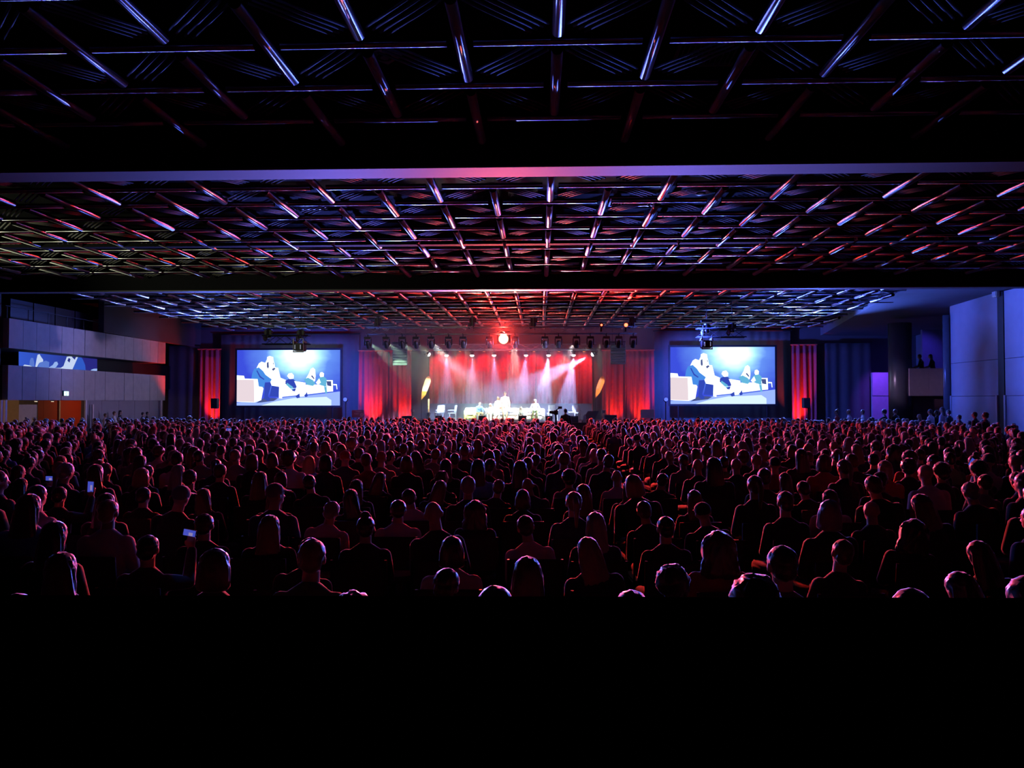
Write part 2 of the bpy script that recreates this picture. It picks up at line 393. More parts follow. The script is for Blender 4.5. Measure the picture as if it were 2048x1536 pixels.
fig.box((0.043, -0.1, 0.0), (0.004, 0.09, 0.02)); fig.build('running_figure', mat('sign_ink', (0.25, 0.75, 0.6), 0.5), t)
# ---- right side: soffit, columns, balcony box, panelled wall
so = MB()
so.poly([(15.2, 30.2, 7.18), (24.6, 30.2, 7.18), (24.6, 51.1, 6.42), (18.4, 51.1, 6.42)], 0.7, (0, 0, 1))
o = so.build('ceiling_soffit', mat('soffit_paint', (0.16, 0.16, 0.19), 0.8, scale=1.2)); o['kind'] = 'structure'
RX = 20.5
def yr(px, X=RX): return yl(px, X)
wp = MB().span(RX+0.06, RX+0.3, 20, yr(1899), 0, 7.0).build('wall_right_side', dark_wall); wp['kind'] = 'structure'
for a, b in ((1902, 1997), (2011, 2160)):
    y1, y0 = yr(a), yr(b)
    for z0, z1 in ((0.0, 2.34), (2.36, 3.98), (4.0, 6.98)):
        MB().span(RX, RX+0.06, y0, y1, z0, z1).bevel(0.006, 1).build('panel', panel_m, wp)
o = MB().span(RX-0.02, RX+0.05, yr(2010), yr(1998), 0, 6.98).build('pillar_right', black); o['kind'] = 'structure'
yy = yr(2001)
def zl2(py, px): d = ray(px, py); return CAMZ + d.z*(RX/d.x)
t = thing('wall_floodlight', 'pale box floodlight at the top of the black pillar', 'floodlight', (RX-0.13, yy, zl2(584, 2001)))
MB().box((0, 0, 0), (0.2, 0.34, 0.42)).bevel(0.03, 2).build('housing', mat('pale_housing', (0.75, 0.72, 0.5), 0.5), t)
MB().box((0.02, 0, 0.27), (0.28, 0.05, 0.05)).build('bracket', black_metal, t)
MB().box((-0.1, 0, 0), (0.01, 0.24, 0.3)).build('lens', mat('lens_glass', (0.6, 0.6, 0.55), 0.1), t)
for n, px in enumerate((1903, 1996, 2012)):
    y = yr(px); o = MB().span(RX-0.08, RX, y-0.05, y+0.05, 0, 2.38).bevel(0.01, 1).build('door_frame_post', mat('pale_door_frame', (0.55, 0.55, 0.58), 0.5)); o['kind'] = 'structure'
def column(px, X, r, name='pillar'):
    y = yr(px, X); o = MB().tube((X, y, 0), (X, y, 6.42), r, seg=28).build(name, mat('column_paint', (0.10, 0.11, 0.13), 0.25), smooth=True); o['kind'] = 'structure'; return y
column(1801, 19.9, 0.6); column(1894, 20.35, 0.16)
# balcony box between the columns
yb = 42.6
x0, x1 = xat(1819, yb), xat(1886, yb)
z0, z1 = zat(792, yb), zat(738, yb)
bb = MB().span(x0, x1, yb, yb+0.15, z0, z1).build('balcony_box_front', mat('pale_board', (0.46, 0.38, 0.42), 0.8)); bb['kind'] = 'structure'
MB().span(x0, x0+(x1-x0)*0.57, yb-0.02, yb, z0, z1).build('panel', MATS['pale_board'], bb)
MB().span(x0+(x1-x0)*0.575, x1, yb-0.02, yb, z0, z1).build('panel', MATS['pale_board'], bb)
o = MB().span(x0, 24.5, yb+0.15, 44.6, z0, z0+0.45).build('balcony_box_floor', dark_wall); o['kind'] = 'structure'
o = MB().span(x0-0.2, 24.5, yb+0.4, yb+0.6, 0, z0).build('wall_under_box', mat('under_box_paint', (0.16, 0.08, 0.10), 0.8)); o['kind'] = 'structure'
o = MB().span(xat(1846, 47), 24.6, 47, 47.2, 3.0, 6.42).build('wall_blue_recess', mat('recess_paint', (0.22, 0.22, 0.3), 0.8)); o['kind'] = 'structure'
o = MB().span(xat(1745, 49.6), xat(1785, 49.6), 49.6, 49.8, 0, zat(746, 49.6)).build('wall_purple_panel', mat('lilac_panel', (0.45, 0.36, 0.5), 0.7)); o['kind'] = 'structure'
MB().span(xat(1745, 49.6), xat(1785, 49.6), 49.56, 49.6, zat(792, 49.6)+0.02, zat(746, 49.6)).build('panel', MATS['lilac_panel'], o)
spot('purple_panel_lamp', (20.6, 47.4, 5.4), (22.2, 49.6, 2.0), (0.22, 0.05, 1.0), 800, 70, 0.8, 0.1)
spot('recess_lamp', (22.6, 44.6, 6.2), (22.8, 47, 4.6), (0.08, 0.05, 1.0), 160, 80, 0.8, 0.1)
# foreground barrier in front of the camera
t = thing('barrier', 'matte black barrier running across the whole foreground', 'barrier', (0, 1.8, 0), R(1.4))
zt = zat(1194, 1.8)
MB().span(-2.6, 2.6, 0, 0.012, 0, zt-0.03).build('panel', mat('barrier_black', (0.0015, 0.0015, 0.0015), 0.95, spec=0.0), t)
MB().span(-2.6, 2.6, -0.005, 0.015, zt-0.03, zt).bevel(0.008, 3).build('top_rail', MATS['barrier_black'], t)
# ================================================================== STAGE
st = thing('stage', 'black stage platform with dark deck under the white furniture', 'stage', (xat(1012, 46), 42.0, 0))
MB().span(-5.9, 5.9, 0, 9.1, STAGE_Z-0.08, STAGE_Z).build('deck', stage_m, st)
for k in range(10): MB().span(-5.9+1.18*k+0.01, -5.9+1.18*(k+1)-0.01, 0.02, 0.06, 0, STAGE_Z-0.08).build('skirt_panel', drape_black, st)
MB().span(-5.85, 5.85, 0.1, 9.0, 0, STAGE_Z-0.1).build('base', black, st)
def drape(name, px0, px1, Y, z0, z1, m, label, pleats_per_m=2.6, amp=0.09, group=None, seed=0, cat='curtain', flare=0.0):
    rnd = random.Random(seed); x0, x1 = xat(px0, Y), xat(px1, Y); W = x1-x0
    nx = max(24, int(W*pleats_per_m*9)); nz = 10
    ph = [rnd.uniform(0, 6.28) for _ in range(4)]
    V, Fs = [], []
    for k in range(nz+1):
        f = k/nz; z = z0+(z1-z0)*f
        for i in range(nx+1):
            u = i/nx; x = x0+W*u
            a = amp*(0.55+0.45*(1-f))
            s = math.sin(u*W*pleats_per_m*6.283+ph[0]+1.3*math.sin(u*W*1.7+ph[1])+0.5*(1-f)*math.sin(u*W*2.9+ph[2]))
            s += 0.45*math.sin(u*W*pleats_per_m*2.1*6.283/3.3+ph[3])
            V.append((x+flare*(u-0.5)*(1-f)+0.05*(1-f)*math.sin(9*u+ph[2]), Y+a*s, z))
    for k in range(nz):
        for i in range(nx):
            a = k*(nx+1)+i; Fs.append((a, a+1, a+nx+2, a+nx+1))
    me = bpy.data.meshes.new(name); me.from_pydata(V, [], Fs); me.materials.append(m)
    me.polygons.foreach_set('use_smooth', [True]*len(Fs))
    t = thing(name, label, cat, ((x0+x1)/2, Y, z0), 0, group)
    o = link('cloth', me, t); o.location = (-(x0+x1)/2, -Y, -z0)
    sm = o.modifiers.new('thickness', 'SOLIDIFY'); sm.thickness = 0.012
    MB().tube((x0-(x0+x1)/2-0.05, 0, z1-z0+0.04), (x1-(x0+x1)/2+0.05, 0, z1-z0+0.04), 0.045).build('drape_pipe', mat('red_pipe', (0.5, 0.12, 0.1), 0.6) if m is drape_red else black_metal, t)
    return t
ztop = zat(705, BACK_Y)
cuts = [858, 905, 960, 1018, 1072, 1126, 1184]
for n in range(6):
    drape('stage_curtain', cuts[n], cuts[n+1], BACK_Y+0.4, STAGE_Z, ztop+0.15, drape_red, 'pleated red stage backdrop curtain, %s from the left of the six behind the sofa' % ('first', 'second', 'third', 'fourth', 'fifth', 'sixth')[n], seed=n, group='stage backdrop curtains')
zs = zat(702, BACK_Y)
SIDE = [(718, 776, 'red side curtain beside the left screen, over the maroon sign'), (779, 822, 'red side curtain left of the stage, behind the feather flag'),
        (1205, 1247, 'red side curtain right of the stage, behind the orange flag'), (1250, 1308, 'red side curtain beside the right screen, behind the pale sign')]
for n, (a, b, lab) in enumerate(SIDE):
    drape('side_curtain', a, b, BACK_Y, 0.0, zs, drape_red, lab, 3.0, 0.11, 'red side curtains', 20+n)
drape('side_curtain', 396, 440, BACK_Y, 0, zat(698, BACK_Y), drape_red, 'narrow red curtain at the far left, left of the left screen', 3.0, 0.12, 'red side curtains', 31)
drape('side_curtain', 1583, 1634, BACK_Y, 0, zat(692, BACK_Y), drape_red, 'narrow red curtain at the far right, right of the right screen', 3.0, 0.11, 'red side curtains', 32)
for n, (a, b, y, lab) in enumerate(((336, 398, 50.2, 'black masking drape left of the far left red curtain'), (440, 718, 50.75, 'wide black masking drape behind the left screen'),
                          (1308, 1583, 50.75, 'wide black masking drape behind the right screen'), (1634, 1744, 50.2, 'black masking drape right of the far right red curtain'),
                          (822, 858, 50.6, 'black masking drape left of the stage opening'), (1184, 1205, 50.6, 'black masking drape right of the stage opening'))):
    drape('masking_drape', a, b, y, 0, zat((690, 668, 664, 688, 702, 700)[n], y), drape_black, lab, 1.6, 0.04, 'black masking drapes', 50+n)
# ------------------------------------------------------------------ projection screens with the relay picture
def emis(name, col, s=1.0):
    m = bpy.data.materials.new(name); m.use_nodes = True; nt = m.node_tree; nt.nodes.clear()
    e = nt.nodes.new('ShaderNodeEmission'); o = nt.nodes.new('ShaderNodeOutputMaterial')
    e.inputs[0].default_value = (*col, 1); e.inputs[1].default_value = s
    nt.links.new(e.outputs[0], o.inputs[0]); return m
SCR = 1.35
def picture_ground():
    m = bpy.data.materials.new('relay_picture_ground'); m.use_nodes = True; nt = m.node_tree; nt.nodes.clear()
    N = nt.nodes.new; L = nt.links.new
    tc = N('ShaderNodeTexCoord'); mp = N('ShaderNodeMapping'); mp.inputs['Location'].default_value = (-0.6, 0, -0.92); 
    L(tc.outputs['Generated'], mp.inputs['Vector'])
    mp.inputs['Scale'].default_value = (1.0, 0.0, 0.62)
    mp.inputs['Location'].default_value = (-0.6, 0, -0.57)
    ln = N('ShaderNodeVectorMath'); ln.operation = 'LENGTH'; L(mp.outputs[0], ln.inputs[0])
    no = N('ShaderNodeTexNoise'); no.inputs['Scale'].default_value = 5; L(tc.outputs['Generated'], no.inputs['Vector'])
    ad = N('ShaderNodeMath'); ad.operation = 'MULTIPLY_ADD'; L(no.outputs['Fac'], ad.inputs[0]); ad.inputs[1].default_value = 0.14; L(ln.outputs['Value'], ad.inputs[2])
    cr = N('ShaderNodeValToRGB'); el = cr.color_ramp.elements
    el[0].position = 0.2; el[0].color = (0.75, 0.95, 1.15, 1); el[1].position = 0.62; el[1].color = (0.035, 0.06, 0.55, 1)
    e = el.new(0.27); e.color = (0.36, 0.72, 0.95, 1); e = el.new(0.38); e.color = (0.10, 0.22, 0.70, 1)
    L(ad.outputs[0], cr.inputs[0])
    em = N('ShaderNodeEmission'); em.inputs[1].default_value = SCR; L(cr.outputs[0], em.inputs[0])
    o = N('ShaderNodeOutputMaterial'); L(em.outputs[0], o.inputs[0]); return m
PG = picture_ground()
P_ = dict(white=emis('relay_white', (0.86, 0.96, 1.0), SCR*1.3), pale=emis('relay_pale', (0.78, 0.9, 1.0), SCR), blue=emis('relay_jacket_blue', (0.05, 0.20, 0.60), SCR), navy=emis('relay_navy', (0.025, 0.05, 0.36), SCR),
          grain=emis('relay_chair_grain', (0.62, 0.52, 0.56), SCR), teal=emis('relay_teal', (0.10, 0.36, 0.55), SCR), floor_light=emis('relay_floor_light', (0.55, 0.70, 1.0), SCR), dark=emis('relay_dark', (0.05, 0.07, 0.20), SCR), mid=emis('relay_floor', (0.25, 0.36, 0.85), SCR))
PIC = [('picture_floor', 'mid', [(563, 1155), (563, 1120), (860, 1085), (1110, 1060), (1460, 1030), (1803, 985), (1803, 1155)]),
 ('picture_floor', 'floor_light', [(860, 1155), (1010, 1110), (1250, 1065), (1440, 1060), (1640, 1050), (1700, 1090), (1700, 1155)]),
 ('picture_shadow', 'dark', [(800, 1125), (900, 1060), (1060, 1070), (1010, 1100), (860, 1118)]),
 ('picture_sofa', 'white', [(1070, 830), (1150, 845), (1160, 905), (1400, 905), (1640, 900), (1640, 850), (1715, 850), (1720, 985), (1660, 990), (1460, 1015), (1260, 1035), (1110, 1050), (1110, 1072), (1072, 1066)]),
 ('picture_sofa_side', 'dark', [(1640, 862), (1695, 862), (1700, 925), (1650, 915)]),
 ('picture_side_table', 'pale', [(1722, 895), (1765, 898), (1772, 960), (1762, 960), (1756, 912), (1722, 912)]),
 ('picture_armchair', 'white', [(565, 790), (650, 796), (660, 830), (815, 835), (885, 950), (860, 1090), (780, 1118), (565, 1110)]),
 ('picture_armchair_front', 'grain', [(565, 842), (770, 846), (778, 1114), (565, 1106)]),
 ('picture_trousers', 'navy', [(890, 880), (985, 872), (965, 960), (940, 1040), (975, 1085), (940, 1102), (895, 1075), (900, 960)]),
 ('picture_table', 'navy', [(985, 915), (1075, 920), (1070, 1050), (1040, 1050), (960, 1045)]),
 ('picture_group', 'white', [(800, 705), (830, 645), (862, 625), (905, 640), (925, 600), (928, 570), (958, 556), (1000, 570), (1006, 612), (1018, 655), (1024, 695), (1060, 700), (1076, 760), (1090, 820), (1160, 850), (1160, 900), (1090, 932), (985, 915), (960, 850), (880, 780)]),
 ('picture_jacket', 'blue', [(740, 828), (752, 760), (775, 712), (830, 695), (880, 740), (910, 785), (985, 840), (970, 868), (905, 870), (895, 935), (830, 925), (815, 834)]),
 ('picture_hair', 'dark', [(925, 640), (945, 625), (950, 690), (940, 712), (925, 690)]),
 ('picture_hair', 'dark', [(985, 715), (1015, 698), (1030, 712), (1000, 738)]),
 ('picture_person_head', 'white', [(1170, 800), (1185, 770), (1225, 762), (1250, 790), (1248, 830), (1200, 838)]),
 ('picture_person_body', 'navy', [(1150, 855), (1190, 835), (1245, 838), (1300, 880), (1265, 985), (1235, 980), (1215, 930), (1150, 895)]),
 ('picture_person_legs', 'white', [(1255, 860), (1390, 880), (1400, 990), (1370, 1045), (1290, 1050), (1300, 960)]),
 ('picture_shoe', 'navy', [(1270, 1040), (1320, 1010), (1325, 1060), (1290, 1068)]), ('picture_shoe', 'navy', [(1380, 1035), (1410, 990), (1418, 1045), (1390, 1055)]),
 ('picture_woman', 'white', [(1385, 850), (1430, 770), (1450, 715), (1480, 698), (1505, 720), (1512, 800), (1505, 860), (1440, 900)]),
 ('picture_woman_skirt', 'teal', [(1370, 840), (1420, 820), (1480, 850), (1510, 890), (1480, 920), (1410, 905)]),
 ('picture_child_head', 'white', [(1558, 790), (1565, 758), (1590, 752), (1612, 770), (1608, 808), (1570, 815)]),
 ('picture_child_body', 'teal', [(1525, 850), (1560, 815), (1615, 808), (1645, 840), (1640, 900), (1650, 1010), (1630, 1012), (1610, 920), (1570, 910)]),
 ('picture_fold', 'navy', [(800, 735), (812, 730), (850, 800), (900, 838), (890, 846), (840, 815)]), ('picture_fold', 'navy', [(935, 880), (945, 880), (928, 1000), (918, 1020)]),
 ('picture_hair', 'dark', [(1455, 800), (1470, 790), (1500, 830), (1490, 838)]), ('picture_hair', 'dark', [(1000, 640), (1008, 636), (1010, 660), (1003, 662)]), ('picture_hand', 'teal', [(1170, 880), (1240, 930), (1250, 960), (1225, 965), (1160, 905)]),
 ('picture_sofa_seam', 'floor_light', [(1165, 950), (1640, 925), (1640, 930), (1165, 956)]), ('picture_child_arm', 'white', [(1515, 880), (1555, 830), (1575, 880), (1540, 905)])]
def projection_screen(px0, px1, py0, py1, label):
    Y = 49.4; x0, x1 = xat(px0, Y), xat(px1, Y); z1 = zat(py0, Y, (px0+px1)/2); z0 = zat(py1, Y, (px0+px1)/2)
    W, H = x1-x0, z1-z0
    t = thing('projection_screen', label, 'screen', (x0, Y, z0), 0, 'projection screens')
    MB().span(0, W, 0, 0.03, 0, H).build('picture_surface', PG, t)
    for nm, a in (('frame_bar', (-0.12, 0, -0.02, 0.06, -0.12, H+0.12)), ('frame_bar', (W, W+0.12, -0.02, 0.06, -0.12, H+0.12)), ('frame_bar', (0, W, -0.02, 0.06, -0.12, 0)), ('frame_bar', (0, W, -0.02, 0.06, H, H+0.12))):
        MB().span(*a).build(nm, black, t)
    leg = MB().tube((0.5, 0.03, -z0), (0.5, 0.03, -0.12), 0.05).tube((W-0.5, 0.03, -z0), (W-0.5, 0.03, -0.12), 0.05).build('support_legs', black_metal, t)
    for n, (nm, c, pts) in enumerate(PIC):
        q = [(min(1, max(0, (x-565)/1238))*W, -0.002-0.0012*n, (1-min(1, max(0, (y-485)/670)))*H) for x, y in pts]
        MB().poly(q, 0.001, (0, 1, 0)).build(nm, P_[c], t)
    return t
projection_screen(473.5, 680, 700, 811, 'lit projection screen left of the stage showing people on a sofa')
projection_screen(1341, 1550.5, 694, 808, 'lit projection screen right of the stage showing people on a sofa')
# glass reflection between the balcony fronts, painted as a glowing panel
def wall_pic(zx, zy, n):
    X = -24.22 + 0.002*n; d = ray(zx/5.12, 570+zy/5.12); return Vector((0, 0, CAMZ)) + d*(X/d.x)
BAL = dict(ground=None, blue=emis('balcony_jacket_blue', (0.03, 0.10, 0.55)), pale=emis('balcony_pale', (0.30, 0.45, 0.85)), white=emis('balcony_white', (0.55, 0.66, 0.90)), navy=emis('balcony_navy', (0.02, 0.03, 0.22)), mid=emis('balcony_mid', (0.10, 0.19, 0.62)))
bg = bpy.data.materials.new('balcony_reflection_ground'); bg.use_nodes = True; nt = bg.node_tree; nt.nodes.clear()
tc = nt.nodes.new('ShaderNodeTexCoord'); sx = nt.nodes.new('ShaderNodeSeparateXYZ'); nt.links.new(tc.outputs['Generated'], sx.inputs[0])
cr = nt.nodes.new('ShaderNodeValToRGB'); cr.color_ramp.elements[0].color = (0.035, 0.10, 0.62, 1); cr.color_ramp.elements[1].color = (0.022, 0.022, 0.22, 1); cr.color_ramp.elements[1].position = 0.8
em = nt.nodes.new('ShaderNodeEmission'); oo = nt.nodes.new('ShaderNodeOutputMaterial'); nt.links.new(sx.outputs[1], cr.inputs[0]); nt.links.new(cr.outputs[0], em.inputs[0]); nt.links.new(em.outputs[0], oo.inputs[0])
t = thing('balcony_reflection', 'painted blue reflection glowing in the gap between the two concrete balcony fronts', 'screen')
MB().poly([wall_pic(*q, 0) for q in ((198, 560), (995, 560), (995, 1000), (198, 1000))], 0.03, (-1, 0, 0)).build('picture_surface', bg, t)  # emissive panel carrying the painted reflection
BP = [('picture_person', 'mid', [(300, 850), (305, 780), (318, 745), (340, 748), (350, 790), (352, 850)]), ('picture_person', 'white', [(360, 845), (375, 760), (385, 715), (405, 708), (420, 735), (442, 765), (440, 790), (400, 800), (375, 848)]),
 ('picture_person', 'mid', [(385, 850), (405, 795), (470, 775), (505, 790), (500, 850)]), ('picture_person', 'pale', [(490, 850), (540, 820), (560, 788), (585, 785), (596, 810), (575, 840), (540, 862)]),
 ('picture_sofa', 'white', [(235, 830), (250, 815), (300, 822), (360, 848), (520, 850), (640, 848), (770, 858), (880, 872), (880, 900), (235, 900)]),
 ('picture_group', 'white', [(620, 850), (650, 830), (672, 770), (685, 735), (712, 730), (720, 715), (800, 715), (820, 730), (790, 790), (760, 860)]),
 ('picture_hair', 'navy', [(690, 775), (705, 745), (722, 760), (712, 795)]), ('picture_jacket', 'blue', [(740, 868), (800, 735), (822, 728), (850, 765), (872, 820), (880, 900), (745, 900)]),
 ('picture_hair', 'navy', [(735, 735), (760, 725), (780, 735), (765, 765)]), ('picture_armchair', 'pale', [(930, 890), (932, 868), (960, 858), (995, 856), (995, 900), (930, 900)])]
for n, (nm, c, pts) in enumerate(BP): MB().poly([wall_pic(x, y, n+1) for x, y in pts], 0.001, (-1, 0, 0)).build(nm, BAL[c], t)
# ------------------------------------------------------------------ trusses
def truss(name, label, xa, xb, y, z, s=0.34, bay=0.62, group=None, alu=alu):
    t = thing(name, label, 'truss', ((xa+xb)/2, y, z), 0, group); L = xb-xa; h = s/2
    cm = MB().tube((-L/2, 0, 0), (L/2, 0, 0), 0.026, seg=8).mesh('chord', alu, True)
    for sy in (-h, h):
        for sz in (-h, h): link('chord', cm, t, loc=(0, sy, sz))
    n = max(2, int(L/bay)); b = L/n
    me = {}
    for d in (1, -1): me[d] = MB().tube((-b/2, 0, -h*d), (b/2, 0, h*d), 0.013, seg=6).mesh('brace', alu)
    mh = MB().tube((0, -h, 0), (0, h, 0), 0.013, seg=6).mesh('brace', alu)
    for k in range(n):
        x = -L/2+b*(k+0.5)
        link('brace', me[1 if k % 2 else -1], t, loc=(x, -h, 0)); link('brace', me[-1 if k % 2 else 1], t, loc=(x, h, 0))
        link('brace', mh, t, loc=(x-b/2, 0, -h)); link('brace', mh, t, loc=(x-b/2, 0, h))
    return t
xa, xb = xat(733, FT_Y), xat(1274, FT_Y)
truss('lighting_truss', 'long front lighting truss hung over the audience edge of the stage', xa, xb, FT_Y, FT_Z)
rt = truss('lighting_truss', 'shorter rear lighting truss over the stage, behind the front truss', xat(868, BT_Y), xat(1192, BT_Y), BT_Y, BT_Z, 0.34)
for sx in (-4.2, 0.0, 4.2): MB().box((sx, 0, 0.18), (0.06, 0.42, 0.04)).tube((sx, 0, 0.18), (sx, 0, 6.84-BT_Z), 0.01, seg=6).build('hanger', black_metal, rt)
for a, b, py, lab in ((526, 618, 680, 'short truss carrying the left projector'), (1394, 1492, 666, 'short truss carrying the right projector')):
    truss('projector_truss', lab, xat(a, 36), xat(b, 36), 36, zat(py, 36, a), 0.4, 0.5, 'projector trusses', black)
# chain hoists
def hoist(px, py, Y, zl_, lab, grp):
    p = at(px, py, Y); t = thing('chain_hoist', lab, 'hoist', p, 0, grp)
    MB().tube((0, 0, -0.22), (0, 0, 0.22), 0.12, seg=12).box((0, 0, 0.05), (0.34, 0.2, 0.22)).build('motor', black_metal, t)
    MB().box((0, 0, 0.34), (0.5, 0.14, 0.1)).build('bracket', black_metal, t)
    MB().tube((0, 0, 0.3), (0, 0, 6.84-p.z), 0.014, seg=6).build('chain', black_metal, t)
    MB().tube((0.06, 0, -0.2), (0.03, 0, zl_-p.z), 0.012, seg=6).box((0.03, 0, zl_-p.z+0.18), (0.06, 0.44, 0.04)).build('lower_chain', black_metal, t)
    MB().ball((-0.16, 0, -0.2), 0.11, 2, (1, 1, 1.6)).build('chain_bag', drape_black, t)
for px, lab in ((757, 'chain hoist over the left end of the front truss'), (946, 'chain hoist over the front truss, left of the red lamp'), (1068, 'chain hoist over the front truss, right of the red lamp'), (1265, 'chain hoist over the right end of the front truss')):
    hoist(px, 643, FT_Y, FT_Z, lab, 'front truss hoists')
for px, py, lab in ((537, 667, 'chain hoist at the left end of the left projector truss'), (602, 668, 'chain hoist above the left projector'), (1413, 657, 'chain hoist above the right projector'), (1464, 656, 'chain hoist at the right end of the right projector truss')):
    hoist(px, py, 36, zat(680 if px < 1000 else 666, 36, px), lab, 'projector truss hoists')
# moving heads
def moving_head():
    t = thing('moving_head', 'x', 'stage light')
    MB().box((0, 0, 0.0), (0.34, 0.28, 0.12)).bevel(0.02, 2).build('base', black_metal, t)
    for s in (-1, 1): MB().box((s*0.16, 0, -0.2), (0.05, 0.14, 0.34)).bevel(0.015, 1).build('yoke_arm', black_metal, t)
    h = MB().tube((0, -0.1, -0.24), (0, 0.18, -0.42), 0.105, 0.125, 16).ball((0, -0.1, -0.24), 0.105, 2).build('head', black, t)
    MB().tube((0, 0.181, -0.42), (0, 0.19, -0.428), 0.1, seg=16).build('lens', lamp_mat('head_lens', (0.8, 1, 0.85), 2.5), t)
    MB().tube((0, 0, 0.06), (0, 0, 0.2), 0.03, seg=8).box((0, 0, 0.19), (0.06, 0.42, 0.03)).build('clamp', black_metal, t)
    return t
ORD = ('first', 'second', 'third', 'fourth', 'fifth', 'sixth', 'seventh', 'eighth', 'ninth', 'tenth', 'eleventh', 'twelfth', 'thirteenth', 'fourteenth', 'fifteenth', 'sixteenth')
mh = moving_head()
for n, px in enumerate(HEAD_PX):
    loc = (xat(px, FT_Y), FT_Y, FT_Z-0.36); lab = 'black moving head light under the front truss, %s from the left' % ORD[n]
    if n == 0: mh.location = loc; mh['label'] = lab; mh['group'] = 'front truss moving heads'
    else: copy_thing(mh, loc, 0, lab, 'front truss moving heads')
# big red washlight and two small red lamps
t = thing('red_washlight', 'glowing round red washlight under the middle of the front truss', 'stage light', RED_LAMP, 0)
MB().tube((0, 0.02, 0), (0, 0.3, 0), 0.27, 0.22, 24).build('housing', black_metal, t)
MB().tube((0, -0.02, 0), (0, 0.02, 0), 0.24, seg=24).build('lens', lamp_mat('red_lens', (1.0, 0.42, 0.22), 6.0), t)
for s in (-1, 1): MB().box((s*0.3, 0.15, 0.1), (0.04, 0.08, 0.5)).build('yoke_arm', black_metal, t)
MB().box((0, 0.15, 0.36), (0.64, 0.1, 0.06)).tube((0, 0.15, 0.36), (0, -0.3, FT_Z-0.17-RED_LAMP.z), 0.03).build('yoke_top', black_metal, t)
for px, lab in ((1203, 'small red lamp above the right part of the front truss'), (1252, 'small bright red lamp above the right end of the front truss')):
    p = at(px, 650, FT_Y-0.5); t = thing('red_truss_lamp', lab, 'stage light', p, 0, 'small red truss lamps')
    MB().tube((0, 0.0, 0), (0, 0.22, 0), 0.11, seg=14).build('housing', black_metal, t)
    MB().tube((0, -0.02, 0), (0, 0.0, 0), 0.09 if px > 1210 else 0.05, seg=14).build('lens', lamp_mat('red_lens_small', (1.0, 0.07, 0.03), 9.0), t)
    MB().box((0, 0.3, -0.1), (0.08, 0.2, 0.4)).build('clamp', black_metal, t)
# profile spots on the rear truss
def profile_spot():
    t = thing('profile_spot', 'x', 'stage light')
    MB().tube((0, 0, 0.0), (0, 0.02, 0.17), 0.10, 0.09, 14).build('barrel', black_metal, t)
    MB().tube((0, 0, -0.02), (0, 0, 0.0), 0.115, seg=16).build('lens', lamp_mat('spot_lens', (0.9, 0.94, 1), 14.0), t)
    MB().ball((0, 0, -0.03), 0.10, 2, (1, 1, 0.6)).build('lens_dome', MATS['spot_lens'], t)
    MB().box((0, 0.02, 0.20), (0.28, 0.1, 0.09)).tube((0, 0.02, 0.2), (0, 0.02, 0.3), 0.03).box((0, 0.0, 0.30), (0.05, 0.42, 0.03)).build('yoke', black_metal, t)
    return t
ps = profile_spot(); SPOTS = [893, 944, 988, 1052, 1097, 1147]
for n, px in enumerate(SPOTS):
    loc = at(px, 709, BT_Y); loc = Vector((loc.x, loc.y, BT_Z-0.17-0.305)); lab = 'white profile spot shining down on the stage, %s from the left' % ORD[n]
    if n == 0: ps.location = loc; ps['label'] = lab; ps['group'] = 'rear truss profile spots'
    else: copy_thing(ps, loc, 0, lab, 'rear truss profile spots')
for px, s, lab in ((861, 1, 'white side spot at the left end of the rear truss'), (1182, -1, 'white side spot at the right end of the rear truss')):
    c = copy_thing(ps, at(px, 711, BT_Y) + Vector((-s*0.1, 0.0, 0.06)), 0, lab, 'rear truss side spots'); c.rotation_euler = (0, R(-62*s), 0)
def par():
    t = thing('drape_par_lamp', 'x', 'stage light')
    MB().tube((0, 0, 0), (0, 0, 0.24), 0.09, 0.08, 12).build('can', black_metal, t)
    MB().tube((0, 0, -0.012), (0, 0, 0), 0.07, seg=12).build('lens', lamp_mat('par_lens', (1.0, 0.2, 0.05), 4.0), t)
    MB().box((0, 0, 0.28), (0.24, 0.06, 0.08)).build('yoke', black_metal, t); return t
pr = par(); PARS = [878, 920, 968, 1020, 1068, 1118, 1168]
for n, px in enumerate(PARS):
    loc = at(px, 703, 49.0); lab = 'small red lamp above the stage backdrop curtain, %s from the left' % ORD[n]
    if n == 0: pr.location = loc; pr['label'] = lab; pr['group'] = 'backdrop red lamps'
    else: copy_thing(pr, loc, 0, lab, 'backdrop red lamps')
tb = thing('drape_lamp_bar', 'thin black bar above the backdrop carrying small red lamps', 'bar', (xat(1020, 49), 49.0, zat(697, 49)))
MB().tube((-5.4, 0, 0), (5.4, 0, 0), 0.03).build('pipe', black_metal, tb)
for s in (-4.5, 0, 4.5): MB().tube((s, 0, 0), (s, 0, CEIL_Z-zat(697, 49)), 0.008, seg=6).build('hanger', black_metal, tb)
# uplights
def uplight(n, px, lab):
    z = STAGE_Z if 865 < px < 1180 else 0.0
    t = thing('uplight', lab, 'stage light', (xat(px, 49.2), 49.2, z), 0, 'curtain uplights')
    MB().box((0, 0, 0.09), (0.3, 0.2, 0.18)).bevel(0.02, 1).build('body', black_metal, t)
    MB().box((0, 0, 0.185), (0.24, 0.14, 0.01)).build('lens', lamp_mat('uplight_lens', (1.0, 0.25, 0.05), 5.0), t)
for n, ((px, k), lab) in enumerate(zip(UP_PX, ('red floor uplight before the first red curtain left of the stage', 'red floor uplight before the second red curtain left of the stage', 'red floor uplight before the red curtain behind the orange flag', 'red floor uplight before the red curtain by the pale sign', 'red floor uplight before the far left red curtain', 'red floor uplight before the far right red curtain'))):
    uplight(n, px, lab)
